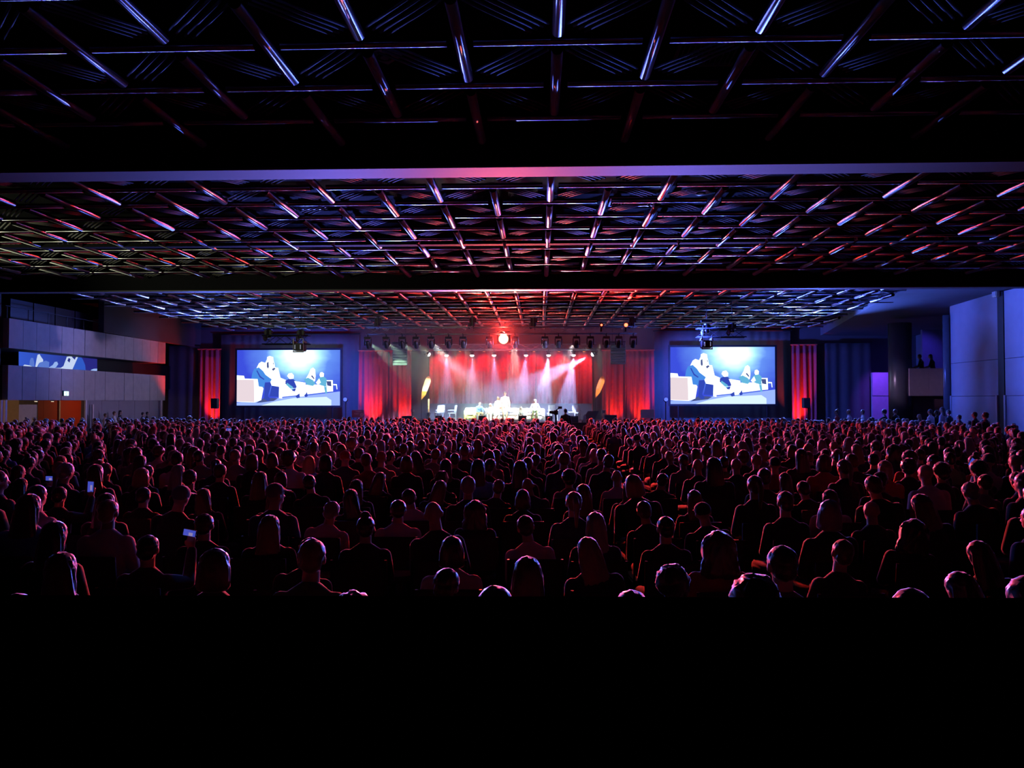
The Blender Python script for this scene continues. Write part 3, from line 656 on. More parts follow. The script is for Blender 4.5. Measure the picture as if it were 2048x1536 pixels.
# line arrays
def line_array(px, py0, py1, Y, lab, s):
    p = at(px, py0, Y); t = thing('line_array', lab, 'loudspeaker', p, R(8*s), 'hung line arrays')
    H = p.z - zat(py1, Y, px); n = 8; h = H/n
    lm = mat('speaker_grille', (0.11, 0.12, 0.12), 0.6, scale=30)
    for k in range(n):
        a = R(2+k*2.6)
        mb = MB().box((0, 0, 0), (0.78, 0.5, h*0.94), Matrix.Rotation(a, 3, 'X')).bevel(0.02, 1)
        link('cabinet', mb.mesh('cabinet', lm), t, loc=(0, 0.02*k*k*0.22, -h*(k+0.5)))
    MB().span(-0.4, 0.4, -0.3, 0.3, 0.0, 0.08).build('rigging_frame', black_metal, t)
    for q in (-0.3, 0.3): MB().tube((q, 0, 0.08), (q, 0, CEIL_Z-p.z), 0.012, seg=6).build('cable', black_metal, t)
line_array(800, 688, 728, 41, 'grey hung line array loudspeaker left of the stage', 1)
line_array(1236, 686, 726, 41, 'grey hung line array loudspeaker right of the stage', -1)
# projectors
def projector(px, py, lab):
    Y = 36; p = at(px, py, Y); t = thing('projector', lab, 'projector', p, 0, 'hung projectors')
    MB().box((0, 0, 0), (0.42, 0.7, 0.34)).bevel(0.03, 2).build('body', black_metal, t)
    for s in (-1, 1):
        MB().box((s*0.23, -0.25, 0.1), (0.03, 0.04, 0.62)).build('cradle_bar', alu, t)
        MB().box((s*0.13, -0.36, 0.0), (0.035, 0.02, 0.2)).build('status_panel', mat('pale_panel', (0.7, 0.75, 0.8), 0.4, emit=(0.6, 0.7, 1.0), estr=0.25), t)
        MB().ball((s*0.27, -0.25, 0.22), 0.045, 2).build('clamp', alu, t)
    MB().tube((0, 0.35, 0.02), (0, 0.5, 0.02), 0.09, seg=14).build('lens_barrel', black, t)
    MB().box((0, -0.25, -0.22), (0.5, 0.06, 0.05)).box((-0.23, 0, 0.24), (0.04, 0.56, 0.12)).box((0.23, 0, 0.24), (0.04, 0.56, 0.12)).build('lower_bar', alu, t)
projector(600, 695, 'black projector hung before the left screen'); projector(1412, 689, 'black projector hung before the right screen')
# wall speakers before the red curtains
for px, py, lab in ((1612, 806, 'small black loudspeaker on a stand before the far right red curtain'), (430, 807, 'small black loudspeaker on a stand before the far left red curtain')):
    p = at(px, py, 47.5); t = thing('loudspeaker', lab, 'loudspeaker', (p.x, p.y, 0), 0, 'loudspeakers on stands')
    MB().box((0, 0, p.z), (0.4, 0.36, 0.62)).bevel(0.02, 1).build('cabinet', black, t)
    MB().box((0, -0.185, p.z), (0.34, 0.02, 0.54)).build('grille', mat('black_mesh', (0.02, 0.02, 0.02), 0.8), t)
    MB().tube((0, 0, 0.3), (0, 0, p.z-0.3), 0.02).build('pole', black_metal, t)
    for k in range(3): MB().tube((0, 0, 0.5), (0.4*math.cos(k*2.1), 0.4*math.sin(k*2.1), 0.02), 0.014, seg=6).build('leg', black_metal, t)
for (x, y, z), lab in zip(ADDED_FLOODS, ('added blue floodlight on a tall tripod right of the right red curtains', 'added blue floodlight on a tall tripod left of the left red curtains')):
    t = thing('added_floodlight', lab, 'floodlight', (x, y, 0), 0, 'added floodlights on tripods')  # added fixture for the blue ceiling light
    MB().tube((0, 0.0, z), (0, 0.22, z-0.03), 0.11, 0.09, 14).build('housing', black_metal, t); MB().tube((0, -0.015, z), (0, 0, z), 0.095, seg=14).build('lens', lamp_mat('flood_lens', (0.1, 0.16, 1.0), 1.5), t)
    MB().tube((0, 0.12, 0.4), (0, 0.12, z-0.08), 0.022).build('pole', black_metal, t)
    for k in range(3): MB().tube((0, 0.12, 0.8), (0.45*math.cos(k*2.1), 0.12+0.45*math.sin(k*2.1), 0.02), 0.016, seg=6).build('leg', black_metal, t)
# ------------------------------------------------------------------ stage furniture
FY = 46.0
def box_part(t, nm, a, m, bev=0.05): return MB().span(*a).bevel(bev, 3).build(nm, m, t, True)
def armchair(px0, px1, lab, m):
    x0, x1 = xat(px0, FY), xat(px1, FY); w = x1-x0; t = thing('armchair', lab, 'armchair', ((x0+x1)/2, FY, STAGE_Z), 0)
    box_part(t, 'seat_base', (-w/2+0.15, w/2-0.15, -0.35, 0.38, 0.06, 0.32), m); box_part(t, 'seat_cushion', (-w/2+0.16, w/2-0.16, -0.38, 0.3, 0.30, 0.44), m)
    box_part(t, 'backrest', (-w/2, w/2, 0.28, 0.48, 0.06, 0.78), m)
    for s in (-1, 1): box_part(t, 'armrest', (s*w/2-s*0.17 if s < 0 else w/2-0.17, -w/2+0.17 if s < 0 else w/2, -0.4, 0.4, 0.05, 0.66), m) if False else box_part(t, 'armrest', (min(s*w/2, s*(w/2-0.17)), max(s*w/2, s*(w/2-0.17)), -0.4, 0.4, 0.05, 0.66), m)
    return t
armchair(929, 953, 'boxy cream armchair at the left end of the lit stage set', mat('cream_upholstery', (0.85, 0.72, 0.35), 0.6))
x0, x1 = xat(978, FY), xat(1089.5, FY); w = x1-x0
t = thing('sofa', 'long white sofa in the middle of the stage', 'sofa', ((x0+x1)/2, FY, STAGE_Z), 0)
box_part(t, 'base', (-w/2+0.16, w/2-0.16, -0.42, 0.4, 0.06, 0.3), white_l)
for k in range(3):
    c = (w-0.34)/3; box_part(t, 'seat_cushion', (-w/2+0.17+k*c+0.01, -w/2+0.17+(k+1)*c-0.01, -0.45, 0.3, 0.29, 0.45), white_l)
    box_part(t, 'back_cushion', (-w/2+0.17+k*c+0.01, -w/2+0.17+(k+1)*c-0.01, 0.2, 0.36, 0.44, 0.74), white_l)
box_part(t, 'backrest', (-w/2, w/2, 0.32, 0.5, 0.06, 0.72), white_l)
for s in (-1, 1): box_part(t, 'armrest', (min(s*w/2, s*(w/2-0.18)), max(s*w/2, s*(w/2-0.18)), -0.46, 0.4, 0.05, 0.62), white_l)
def low_table(px0, px1, h, lab, m=white_p, Y=FY-0.1, grp=None, top=0.04):
    x0, x1 = xat(px0, Y), xat(px1, Y); w = x1-x0; t = thing('low_table', lab, 'table', ((x0+x1)/2, Y, STAGE_Z), 0, grp)
    MB().span(-w/2, w/2, -0.25, 0.25, h-top, h).bevel(0.01, 1).build('table_top', m, t)
    lm = MB().tube((0, 0, 0), (0, 0, h-top), 0.02, seg=8).mesh('leg', m)
    for sx in (-1, 1):
        for sy in (-1, 1): link('leg', lm, t, loc=(sx*(w/2-0.04), sy*0.2, 0))
    return t
low_table(956, 977, 0.42, 'low white side table between the armchair and the sofa')
tv = thing('white_bouquet', 'bunch of white flowers in a pot on the side table', 'flowers', (xat(971, FY-0.1), FY-0.1, STAGE_Z+0.42))
MB().tube((0, 0, 0), (0, 0, 0.12), 0.06, 0.08, 12).build('pot', white_p, tv)
fl = MB()
for k in range(16): fl.ball((random.uniform(-0.14, 0.14), random.uniform(-0.1, 0.1), 0.17+random.uniform(0, 0.13)), random.uniform(0.04, 0.07), 1)
fl.build('blossoms', mat('white_petals', (0.85, 0.85, 0.8), 0.7), tv)
def side_chair(px, py, Y, rz, lab):
    t = thing('white_chair', lab, 'chair', (xat(px, Y), Y, STAGE_Z), rz, 'white chairs on stage')
    MB().box((0, 0, 0.44), (0.46, 0.44, 0.05)).bevel(0.02, 2).build('seat', white_p, t)
    MB().box((0, 0.22, 0.70), (0.46, 0.05, 0.46), Matrix.Rotation(R(-10), 3, 'X')).bevel(0.02, 2).build('backrest', white_p, t)
    lm = MB().tube((0, 0, 0), (0, 0, 0.43), 0.018, seg=8).mesh('leg', white_p)
    for sx in (-1, 1):
        for sy in (-1, 1): link('leg', lm, t, loc=(sx*0.2, sy*0.19, 0))
    for s in (-1, 1): MB().box((s*0.24, 0, 0.62), (0.04, 0.42, 0.04)).build('armrest', white_p, t)
side_chair(881, 825, 46.4, R(0), 'white chair facing front at the left of the stage'); side_chair(904, 825, 46.4, R(-70), 'white chair turned sideways at the left of the stage')
side_chair(1106, 825, 46.8, R(20), 'white chair right of the sofa, behind the broadcast camera'); side_chair(1154, 825, 46.6, R(15), 'white chair at the right, behind the camera operator')
low_table(869, 885, 0.5, 'small white frame table beside the left chairs', grp='small stage tables')
low_table(1094, 1112, 0.46, 'small white table right of the sofa', grp='small stage tables'); low_table(1137, 1158, 0.52, 'white table at the right, behind the camera operator', grp='small stage tables')
for n, (px, wpx, lab) in enumerate(((878, 13, 'left chairs'), (965, 14, 'armchair'), (1045, 15, 'middle of the sofa'), (1098, 14, 'right end of the sofa'), (1146, 20, 'right table'))):
    Y = 42.5; w = wpx*Y/F; t = thing('stage_monitor', 'black wedge floor monitor at the stage edge before the %s' % lab, 'loudspeaker', (xat(px, Y), Y, STAGE_Z), 0, 'wedge monitors')
    m = MB(); pr_ = [(-w/2, -0.2, 0), (-w/2, 0.22, 0), (-w/2, 0.22, 0.2), (-w/2, -0.05, 0.36), (-w/2, -0.2, 0.3)]
    m.poly(pr_, w, (1, 0, 0)); m.build('cabinet', black, t)
    MB().box((0, 0.095, 0.285), (w*0.85, 0.26, 0.015), Matrix.Rotation(R(-30), 3, 'X')).build('grille', mat('black_mesh', (0.02, 0.02, 0.02), 0.8), t)
# grey low wall before the backdrop
t = thing('stage_flat', 'low grey panelled flat before the backdrop curtain', 'flat', (xat(1020, 49.0), 49.3, STAGE_Z))
wx0, wx1 = xat(859, 49.3)-xat(1020, 49), xat(1184, 49.3)-xat(1020, 49); hh = zat(808, 49.3)-STAGE_Z
for k in range(6):
    c = (wx1-wx0)/6; MB().span(wx0+k*c+0.015, wx0+(k+1)*c-0.015, 0, 0.05, 0, hh).build('panel', grey_m, t)
MB().span(wx0, wx1, -0.02, 0.07, hh, hh+0.03).build('top_rail', grey_m, t)
# feather flags
def feather(px, py_top, py_tip, lab, m, m2, text):
    Y = 44.0; S = Y/F; p = at(px, 840, Y); x0 = xat(px, Y); t = thing('feather_flag', lab, 'flag', (x0, Y, STAGE_Z), 0, 'feather flags')
    H = zat(py_top, Y, px)-STAGE_Z; zt_ = zat(py_tip, Y, px)-STAGE_Z
    L = [(-0.27, zt_), (-0.25, zt_+(H-zt_)*0.25), (-0.20, zt_+(H-zt_)*0.5), (-0.08, zt_+(H-zt_)*0.78), (0.04, H-0.06), (0.14, H-0.0), (0.23, H-0.05), (0.27, H-0.2), (0.26, H-0.36), (0.15, zt_+(H-zt_)*0.52), (0.0, zt_+(H-zt_)*0.26), (-0.25, zt_)]
    mb = MB(); mb.poly([(x, 0, z) for x, z in L[:-1]], 0.012, (0, 1, 0)); mb.build('sail', m, t)
    if m2:
        zc = zt_+(H-zt_)*0.36
        mb = MB(); mb.poly([(-0.272, -0.002, zt_), (-0.262, -0.002, zt_+(H-zt_)*0.18), (-0.24, -0.002, zc), (0.055, -0.002, zc), (-0.02, -0.002, zt_+(H-zt_)*0.22)], 0.001, (0, 1, 0)); mb.build('lower_band', m2, t)
    if text:
        dirv = Vector((0.33, 0, 1.0)).normalized(); rot = Matrix.Rotation(math.atan2(0.33, 1.0), 3, 'Y')
        base = Vector((-0.12, -0.006, zt_+(H-zt_)*0.45))
        for k in range(7):
            c = base + dirv*(0.085*k+ (0.02 if k else 0)); mb = MB(); s_ = 0.075 if k else 0.10
            mb.box(c+rot @ Vector((0, 0, -s_*0.36)), (s_*1.5, 0.004, s_*0.22), rot).box(c+rot @ Vector((-s_*0.6, 0, 0)), (s_*0.3, 0.004, s_*0.8), rot)
            if k % 2: mb.box(c+rot @ Vector((s_*0.5, 0, 0)), (s_*0.3, 0.004, s_*0.8), rot)
            else: mb.box(c+rot @ Vector((0.0, 0, s_*0.3)), (s_*1.3, 0.004, s_*0.2), rot)
            mb.build('white_lettering', white_p, t)
    MB().tube((-0.27, 0.015, 0.04), (-0.27, 0.015, zt_+0.1), 0.014, seg=8).build('pole', black_metal, t)
    MB().tube((-0.27, 0.0, 0), (-0.27, 0.0, 0.05), 0.2, 0.16, 16).build('base', black_metal, t)
feather(852, 752, 800, 'tall feather flag left of the stage, pale yellow over an orange tip', mat('pale_yellow_cloth', (0.95, 0.85, 0.45), 0.7), mat('orange_cloth', (0.85, 0.25, 0.05), 0.7), False)
feather(1200, 752, 797, 'orange feather flag with white lettering right of the stage', mat('orange_cloth', (0.85, 0.25, 0.05), 0.7), None, True)
spot('flag_spot', (xat(852, 40), 40.2, 5.2), (xat(852, 44), 44, 2.9), (1.0, 0.9, 0.55), 2600, 14, 0.6, 0.05)
spot('flag_spot', (xat(1200, 40), 40.2, 5.2), (xat(1200, 44), 44, 2.9), (1.0, 0.8, 0.6), 1900, 14, 0.6, 0.05)
# slim white banner stand
t = thing('slim_banner', 'slim white upright banner between the left flag and the backdrop', 'banner', (xat(857.5, 45), 45, STAGE_Z))
MB().span(-0.045, 0.045, 0, 0.02, 0.05, zat(797, 45)-STAGE_Z).build('sail', mat('cream_cloth', (0.85, 0.75, 0.6), 0.7), t); MB().box((0, 0, 0.025), (0.3, 0.2, 0.05)).build('base', black_metal, t)
# signs before the side curtains
def board(px0, px1, py0, py1, Y, m, lab, name='sign_board'):
    x0, x1 = xat(px0, Y), xat(px1, Y); z1, z0 = zat(py0, Y, px0), zat(py1, Y, px0); w, h = x1-x0, z1-z0
    t = thing(name, lab, 'sign', ((x0+x1)/2, Y, 0)); MB().span(-w/2, w/2, -0.02, 0.02, z0, z1).bevel(0.005, 1).build('panel', m, t)
    for s in (-1, 1): MB().tube((s*w*0.35, 0.03, 0), (s*w*0.35, 0.03, z1-0.05), 0.015, seg=8).build('stand_leg', black_metal, t)
    return t, w, z0, z1
t, w, z0, z1 = board(704, 728, 820, 835, 46.5, mat('maroon_print', (0.42, 0.12, 0.26), 0.6), 'maroon sign with two pale text lines and a round emblem, left of the curtains')
pale_ink = mat('pale_ink', (0.75, 0.5, 0.68), 0.6)
def strokes(t, x0, x1, z, h, n, m):
    for k in range(n):
        a = x0+(x1-x0)*k/n; MB().span(a, a+(x1-x0)/n*0.72, -0.026, -0.021, z, z+h*(1 if k % 3 else 1.3)).build('lettering', m, t)
strokes(t, -w*0.18, w*0.3, z1-0.11, 0.05, 8, pale_ink); strokes(t, -w*0.3, w*0.08, z0+0.19, 0.06, 8, pale_ink)
em = MB().tube((w*0.33, -0.03, z0+0.16), (w*0.33, -0.021, z0+0.16), 0.11, seg=20).build('round_emblem', pale_ink, t)
MB().tube((w*0.34, -0.036, z0+0.17), (w*0.34, -0.03, z0+0.17), 0.03, seg=12).build('emblem_dot', mat('maroon_print', (0.42, 0.12, 0.26), 0.6), t)
board(1281, 1308, 819, 836, 46.5, mat('pale_lilac_board', (0.55, 0.52, 0.60), 0.6), 'plain pale board right of the stage, before the last red curtain')
# cases, board, tripods beside the stage
def flight_case(px0, px1, py, Y, lab):
    x0, x1 = xat(px0, Y), xat(px1, Y); h = zat(py, Y, px0); w = x1-x0
    t = thing('flight_case', lab, 'case', ((x0+x1)/2, Y, 0), 0, 'flight cases')
    MB().span(-w/2, w/2, -0.3, 0.3, 0.1, h).bevel(0.02, 1).build('body', black, t)
    for s in (-1, 1): MB().span(s*w/2-0.02, s*w/2+0.02, -0.31, 0.31, 0.1, h+0.005).build('edge_strip', alu, t)
    MB().box((0, -0.31, h*0.55), (0.2, 0.02, 0.1)).build('handle', alu, t)
    for sx in (-1, 1): MB().tube((sx*(w/2-0.1), -0.2, 0.05), (sx*(w/2-0.1), 0.2, 0.05), 0.05, seg=10).build('caster', black, t)
flight_case(806, 826, 832, 41.0, 'black flight case left of the stage'); flight_case(1208, 1232, 830, 41.0, 'black flight case right of the stage, below the red curtain')
def mic_stand(px, py, Y, lab):
    h = zat(py, Y, px); t = thing('tripod_stand', lab, 'tripod', (xat(px, Y), Y, 0), 0, 'tripods by the stage')
    MB().tube((0, 0, 0.3), (0, 0, h-0.1), 0.02).build('column', alu, t); MB().box((0, 0, h-0.05), (0.16, 0.3, 0.16)).bevel(0.02, 1).build('head', mat('pale_gear', (0.5, 0.55, 0.7), 0.4), t)
    for k in range(3): MB().tube((0, 0, h*0.6), (0.42*math.cos(0.5+k*2.1), 0.42*math.sin(0.5+k*2.1), 0.02), 0.016, seg=6).build('leg', alu, t)
mic_stand(1207, 821, 41.5, 'pale headed tripod right of the stage by the orange flag'); mic_stand(825, 819, 41.2, 'tripod left of the stage beside the flight case')
mic_stand(857, 826, 41.5, 'tripod with pale light left of the stage, under the flag')
t = thing('slanted_board', 'dark tilted board on the stage edge at the right', 'board', (xat(1183, 42.6), 42.6, STAGE_Z))
m = MB(); m.poly([(-0.55, 0, 0), (0.1, 0, 0), (0.42, 0.1, 0.62), (-0.2, 0.1, 0.62)], 0.05, (0, 1, 0)); m.build('panel', mat('dark_board', (0.10, 0.08, 0.10), 0.6), t)
MB().tube((0.05, 0.3, 0), (0.1, 0.1, 0.5), 0.015, seg=6).build('prop', black_metal, t)
t = thing('drinks_bottle', 'pale bottle standing on the stage edge left of the tilted board', 'bottle', (xat(1169, 42.6), 42.6, STAGE_Z))
MB().tube((0, 0, 0), (0, 0, 0.32), 0.09, 0.085, 14).tube((0, 0, 0.32), (0, 0, 0.4), 0.085, 0.04, 14).build('body', mat('pale_bottle', (0.6, 0.7, 0.75), 0.3), t, True); MB().tube((0, 0, 0.4), (0, 0, 0.43), 0.04, seg=10).build('cap', white_p, t)
# broadcast camera on tripod in front of the stage
Y = 37.9; t = thing('broadcast_camera', 'black broadcast camera silhouette on a tripod before the stage', 'camera', (xat(1112, Y), Y, 0))
zc = zat(825, Y)
MB().box((0, 0, zc), (0.2, 0.45, 0.22)).bevel(0.02, 1).build('body', black, t); MB().tube((-0.32, 0.1, zc+0.02), (-0.05, 0.05, zc), 0.07, 0.08, 12).build('lens_barrel', black, t)
MB().tube((0.0, 0, zc+0.1), (0.16, -0.05, zc+0.22), 0.03).box((0.2, -0.05, zc+0.24), (0.2, 0.16, 0.12)).build('viewfinder', black, t)
MB().tube((0, 0, 0.6), (0, 0, zc-0.1), 0.05).build('column', black, t)
for k in range(3): MB().tube((0, 0, 0.9), (0.5*math.cos(0.4+k*2.1), 0.5*math.sin(0.4+k*2.1), 0.02), 0.025, seg=6).build('leg', black, t)
# haze over the stage
hz = bpy.data.materials.new('stage_haze_volume'); hz.use_nodes = True; nt = hz.node_tree; nt.nodes.clear()
sc_ = nt.nodes.new('ShaderNodeVolumeScatter'); sc_.inputs['Density'].default_value = 0.028; sc_.inputs['Anisotropy'].default_value = 0.1; sc_.inputs['Color'].default_value = (0.95, 0.96, 1, 1)
oo = nt.nodes.new('ShaderNodeOutputMaterial'); nt.links.new(sc_.outputs[0], oo.inputs['Volume'])
o = MB().span(-9.4, 5.9, 37.62, 50.0, 1.0, 6.3).build('stage_haze', hz); tag(o, 'thin haze in the air over the stage carrying the light beams', 'haze', kind='stuff')
# ================================================================== PEOPLE
skin_a = mat('skin_light', (0.45, 0.28, 0.21), 0.5, scale=12, var=0.08); skin_b = mat('skin_tan', (0.30, 0.17, 0.12), 0.5, scale=12, var=0.08)
HAIRC = {'dark': mat('hair_dark', (0.035, 0.025, 0.022), 0.32, scale=30, sheen=1.0), 'brown': mat('hair_brown', (0.10, 0.055, 0.03), 0.35, scale=30, sheen=1.0),
         'blonde': mat('hair_blonde', (0.26, 0.17, 0.09), 0.38, scale=30, sheen=1.0), 'grey': mat('hair_grey', (0.22, 0.21, 0.21), 0.4, scale=30, sheen=1.0)}
TOPS = {'black': mat('cloth_black', (0.018, 0.018, 0.02), 0.85, scale=14, sheen=0.7), 'grey': mat('cloth_grey', (0.13, 0.12, 0.13), 0.85, scale=14, sheen=0.7),
        'navy': mat('cloth_navy', (0.025, 0.03, 0.07), 0.85, scale=14, sheen=0.7), 'white': mat('cloth_white', (0.62, 0.60, 0.60), 0.85, scale=14), 'pale': mat('cloth_pale', (0.45, 0.38, 0.42), 0.85, scale=14),
        'red': mat('cloth_red', (0.30, 0.04, 0.04), 0.85, scale=14, sheen=0.3), 'blue': mat('cloth_blue', (0.10, 0.25, 0.55), 0.8, scale=14), 'green': mat('cloth_green', (0.10, 0.20, 0.08), 0.85, scale=14)}
TROUS = mat('trouser_dark', (0.02, 0.02, 0.028), 0.85, scale=14); TROUS2 = mat('trouser_khaki', (0.28, 0.22, 0.13), 0.85, scale=14)
_bm = bmesh.new(); bmesh.ops.create_icosphere(_bm, subdivisions=2, radius=1.0); UNIT2 = [v.co.copy() for v in _bm.verts]; _bm.free()
_bm = bmesh.new(); bmesh.ops.create_icosphere(_bm, subdivisions=1, radius=1.0); UNIT1 = [v.co.copy() for v in _bm.verts]; _bm.free()
def v3(r): return Vector((r, r, r)) if isinstance(r, (int, float)) else Vector(r)
def hull_into(V, Fs, M, c0, r0, c1=None, r1=None, unit=None, grow=0.0):
    unit = unit or UNIT2; pts = []
    r0 = v3(r0) + v3(grow)
    for u in unit: pts.append(M @ (Vector(c0) + Vector((u.x*r0.x, u.y*r0.y, u.z*r0.z))))
    if c1 is not None:
        r1 = v3(r1) + v3(grow)
        for u in unit: pts.append(M @ (Vector(c1) + Vector((u.x*r1.x, u.y*r1.y, u.z*r1.z))))
    bm = bmesh.new()
    for p in pts: bm.verts.new(p)
    ret = bmesh.ops.convex_hull(bm, input=bm.verts[:])
    dead = [g for g in ret['geom_interior'] if isinstance(g, bmesh.types.BMVert)] + [g for g in ret['geom_unused'] if isinstance(g, bmesh.types.BMVert)]
    if dead: bmesh.ops.delete(bm, geom=list(set(dead)), context='VERTS')
    bmesh.ops.triangulate(bm, faces=bm.faces[:]); bm.verts.index_update()
    n = len(V)
    for v in bm.verts: V.append(v.co.copy())
    for f in bm.faces: Fs.append([n+v.index for v in f.verts])
    bm.free()
def fuse(name, V, Fs, voxel, tris, smooth=5, noise=None):
    me = bpy.data.meshes.new('tmp'); me.from_pydata([tuple(v) for v in V], [], Fs)
    o = bpy.data.objects.new('tmp', me); COL.objects.link(o)
    m = o.modifiers.new('r', 'REMESH'); m.mode = 'VOXEL'; m.voxel_size = voxel
    m = o.modifiers.new('s', 'SMOOTH'); m.factor = 0.5; m.iterations = smooth
    dg = bpy.context.evaluated_depsgraph_get(); e = o.evaluated_get(dg); n = len(e.data.polygons)*2
    if n > tris:
        m = o.modifiers.new('d', 'DECIMATE'); m.ratio = tris/n
        dg = bpy.context.evaluated_depsgraph_get(); e = o.evaluated_get(dg)
    out = bpy.data.meshes.new_from_object(e); out.name = name
    bpy.data.objects.remove(o); bpy.data.meshes.remove(me)
    if noise:
        for v in out.vertices: v.co = noise(v.co.copy())
    out.polygons.foreach_set('use_smooth', [True]*len(out.polygons)); out.materials.clear(); out.materials.append(black)
    return out
ID = Matrix.Identity(4)
def about(p, rot): p = Vector(p); return Matrix.Translation(p) @ rot.to_4x4() @ Matrix.Translation(-p)
PIV = Vector((0, 0, 0.55)); NECK = Vector((0, -0.015, 1.07))
ARMS = {'lap': ((0.222, 0.02, 0.73), (0.10, 0.25, 0.665), (-0.55, 0.75, -0.25)), 'down': ((0.25, -0.03, 0.71), (0.255, 0.05, 0.47), (0.0, 0.15, -1.0)),
        'phone': ((0.27, 0.15, 0.92), (0.21, 0.33, 1.15), (-0.15, 0.25, 0.95)), 'crossed': ((0.26, 0.06, 0.76), (-0.03, 0.21, 0.82), (-1, 0.1, 0.05)),
        'head': ((0.36, 0.10, 1.06), (0.13, 0.13, 1.20), (-0.5, 0.2, 0.85)), 'reach': ((0.23, 0.20, 0.82), (0.12, 0.43, 0.82), (-0.1, 1, -0.1)),
        'spread': ((0.29, 0.06, 0.74), (0.36, 0.16, 0.52), (0.25, 0.5, -0.8)), 'rail': ((0.27, 0.06, 0.74), (0.20, 0.30, 0.70), (-0.1, 1, -0.15))}
def skeleton(stand=False, lean=0, roll=0, hyaw=0, hpitch=0, hroll=0, arms=('lap', 'lap')):
    up = Matrix.Translation((0, 0, 0.38)) if stand else ID
    Mu = up @ about(PIV, Euler((R(-lean), R(roll), 0)).to_matrix())
    Mh = Mu @ about(NECK, Euler((R(-hpitch), R(hroll), R(hyaw))).to_matrix())
    P = []
    A = lambda g, M, *a: P.append((g, M, a))
    A('hips', up, (0, 0, 0.535), (0.175, 0.125, 0.10), (0, -0.01, 0.60), (0.16, 0.115, 0.09))
    A('torso', Mu, (0, -0.01, 0.58), (0.155, 0.112, 0.07), (0, -0.02, 0.72), (0.142, 0.10, 0.07))
    A('torso', Mu, (0, -0.02, 0.72), (0.142, 0.10, 0.07), (0, -0.035, 0.90), (0.168, 0.115, 0.09))
    A('torso', Mu, (0, -0.035, 0.90), (0.168, 0.112, 0.08), (0, -0.03, 0.975), (0.165, 0.078, 0.05))
    A('torso', Mu, (0, -0.03, 1.0), (0.15, 0.065, 0.04), (0, -0.02, 1.055), (0.062, 0.058, 0.03))
    A('neck', Mh, (0, -0.018, 1.03), 0.06, (0, 0.0, 1.15), 0.056)
    A('head', Mh, (0, 0.004, 1.237), (0.076, 0.094, 0.094))
    A('head', Mh, (0, 0.025, 1.21), (0.066, 0.068, 0.06), (0, 0.058, 1.148), (0.034, 0.032, 0.026))
    A('face', Mh, (0, 0.094, 1.222), (0.008, 0.008, 0.012), (0, 0.113, 1.192), (0.014, 0.012, 0.010))
    A('face', Mh, (-0.020, 0.088, 1.164), (0.008, 0.008, 0.009), (0.020, 0.088, 1.164), (0.008, 0.008, 0.009))
    A('face', Mh, (-0.045, 0.078, 1.245), (0.010, 0.010, 0.008), (0.045, 0.078, 1.245), (0.010, 0.010, 0.008))
    for s in (-1, 1): A('face', Mh, (s*0.079, -0.004, 1.212), (0.012, 0.022, 0.032))
    for s, an in ((-1, arms[0]), (1, arms[1])):
        e, w_, hd = [Vector((s*q[0], q[1], q[2])) for q in ARMS[an]]
        sh = Vector((s*0.178, -0.03, 0.958))
        A('uarm', Mu, sh, 0.058, e, 0.043); A('farm', Mu, e, 0.043, w_, 0.029)
        hd.normalize(); side = hd.cross(Vector((0, 0, 1))) if abs(hd.z) < 0.8 else Vector((s*-0.2, 1, 0)).cross(hd)
        side.normalize(); nrm = side.cross(hd).normalized()
        pc = w_ + hd*0.075
        A('hand', Mu, w_ + hd*0.02, (0.026, 0.026, 0.022), pc, (0.034, 0.034, 0.020))
        for k, ln in enumerate((0.062, 0.075, 0.07, 0.055)):
            b = pc + side*(0.030*(k-1.5)/1.5) + hd*0.015; m_ = b + hd*ln*0.55 - nrm*0.008; t_ = m_ + hd*ln*0.4 - nrm*0.028
            A('hand', Mu, b, 0.0105, m_, 0.0095); A('hand', Mu, m_, 0.0095, t_, 0.008)
        b = w_ + hd*0.035 + side*(-s*0.03); m_ = b + hd*0.035 + side*(-s*0.026) - nrm*0.01
        A('hand', Mu, b, 0.013, m_, 0.011); A('hand', Mu, m_, 0.011, m_ + hd*0.03 - nrm*0.01, 0.009)
    for s in (-1, 1):
        if stand:
            h, k, a, t_ = (s*0.095, 0, 0.90), (s*0.105, 0.02, 0.50), (s*0.11, -0.02, 0.09), (s*0.13, 0.13, 0.045)
        else: h, k, a, t_ = (s*0.095, 0.02, 0.535), (s*0.13, 0.43, 0.51), (s*0.13, 0.44, 0.09), (s*0.15, 0.60, 0.045)
        A('leg', ID, h, 0.092, k, 0.062); A('leg', ID, k, 0.062, a, 0.042)
        A('foot', ID, (a[0], a[1]-0.03, 0.05), 0.042, t_, 0.038)
    return P, Mh
def make_pose(name, tris=2600, long_sleeve=True, **kw):
    P, Mh = skeleton(**kw); out = {'Mh': Mh, 'P': P}
    V, Fs = [], []
    for g, M, a in P: hull_into(V, Fs, M, *a)
    out['body'] = fuse('body_'+name, V, Fs, 0.0105, tris*2)
    V, Fs = [], []
    for g, M, a in P:
        if g in ('hips', 'torso', 'uarm') or (g == 'farm' and long_sleeve): hull_into(V, Fs, M, *a, grow=0.015)
    out['shirt'] = fuse('shirt_'+name, V, Fs, 0.013, tris//2)
    V, Fs = [], []
    for g, M, a in P:
        if g in ('hips', 'leg', 'foot'): hull_into(V, Fs, M, *a, grow=0.011)
    out['trousers'] = fuse('trousers_'+name, V, Fs, 0.014, tris//3)
    return out
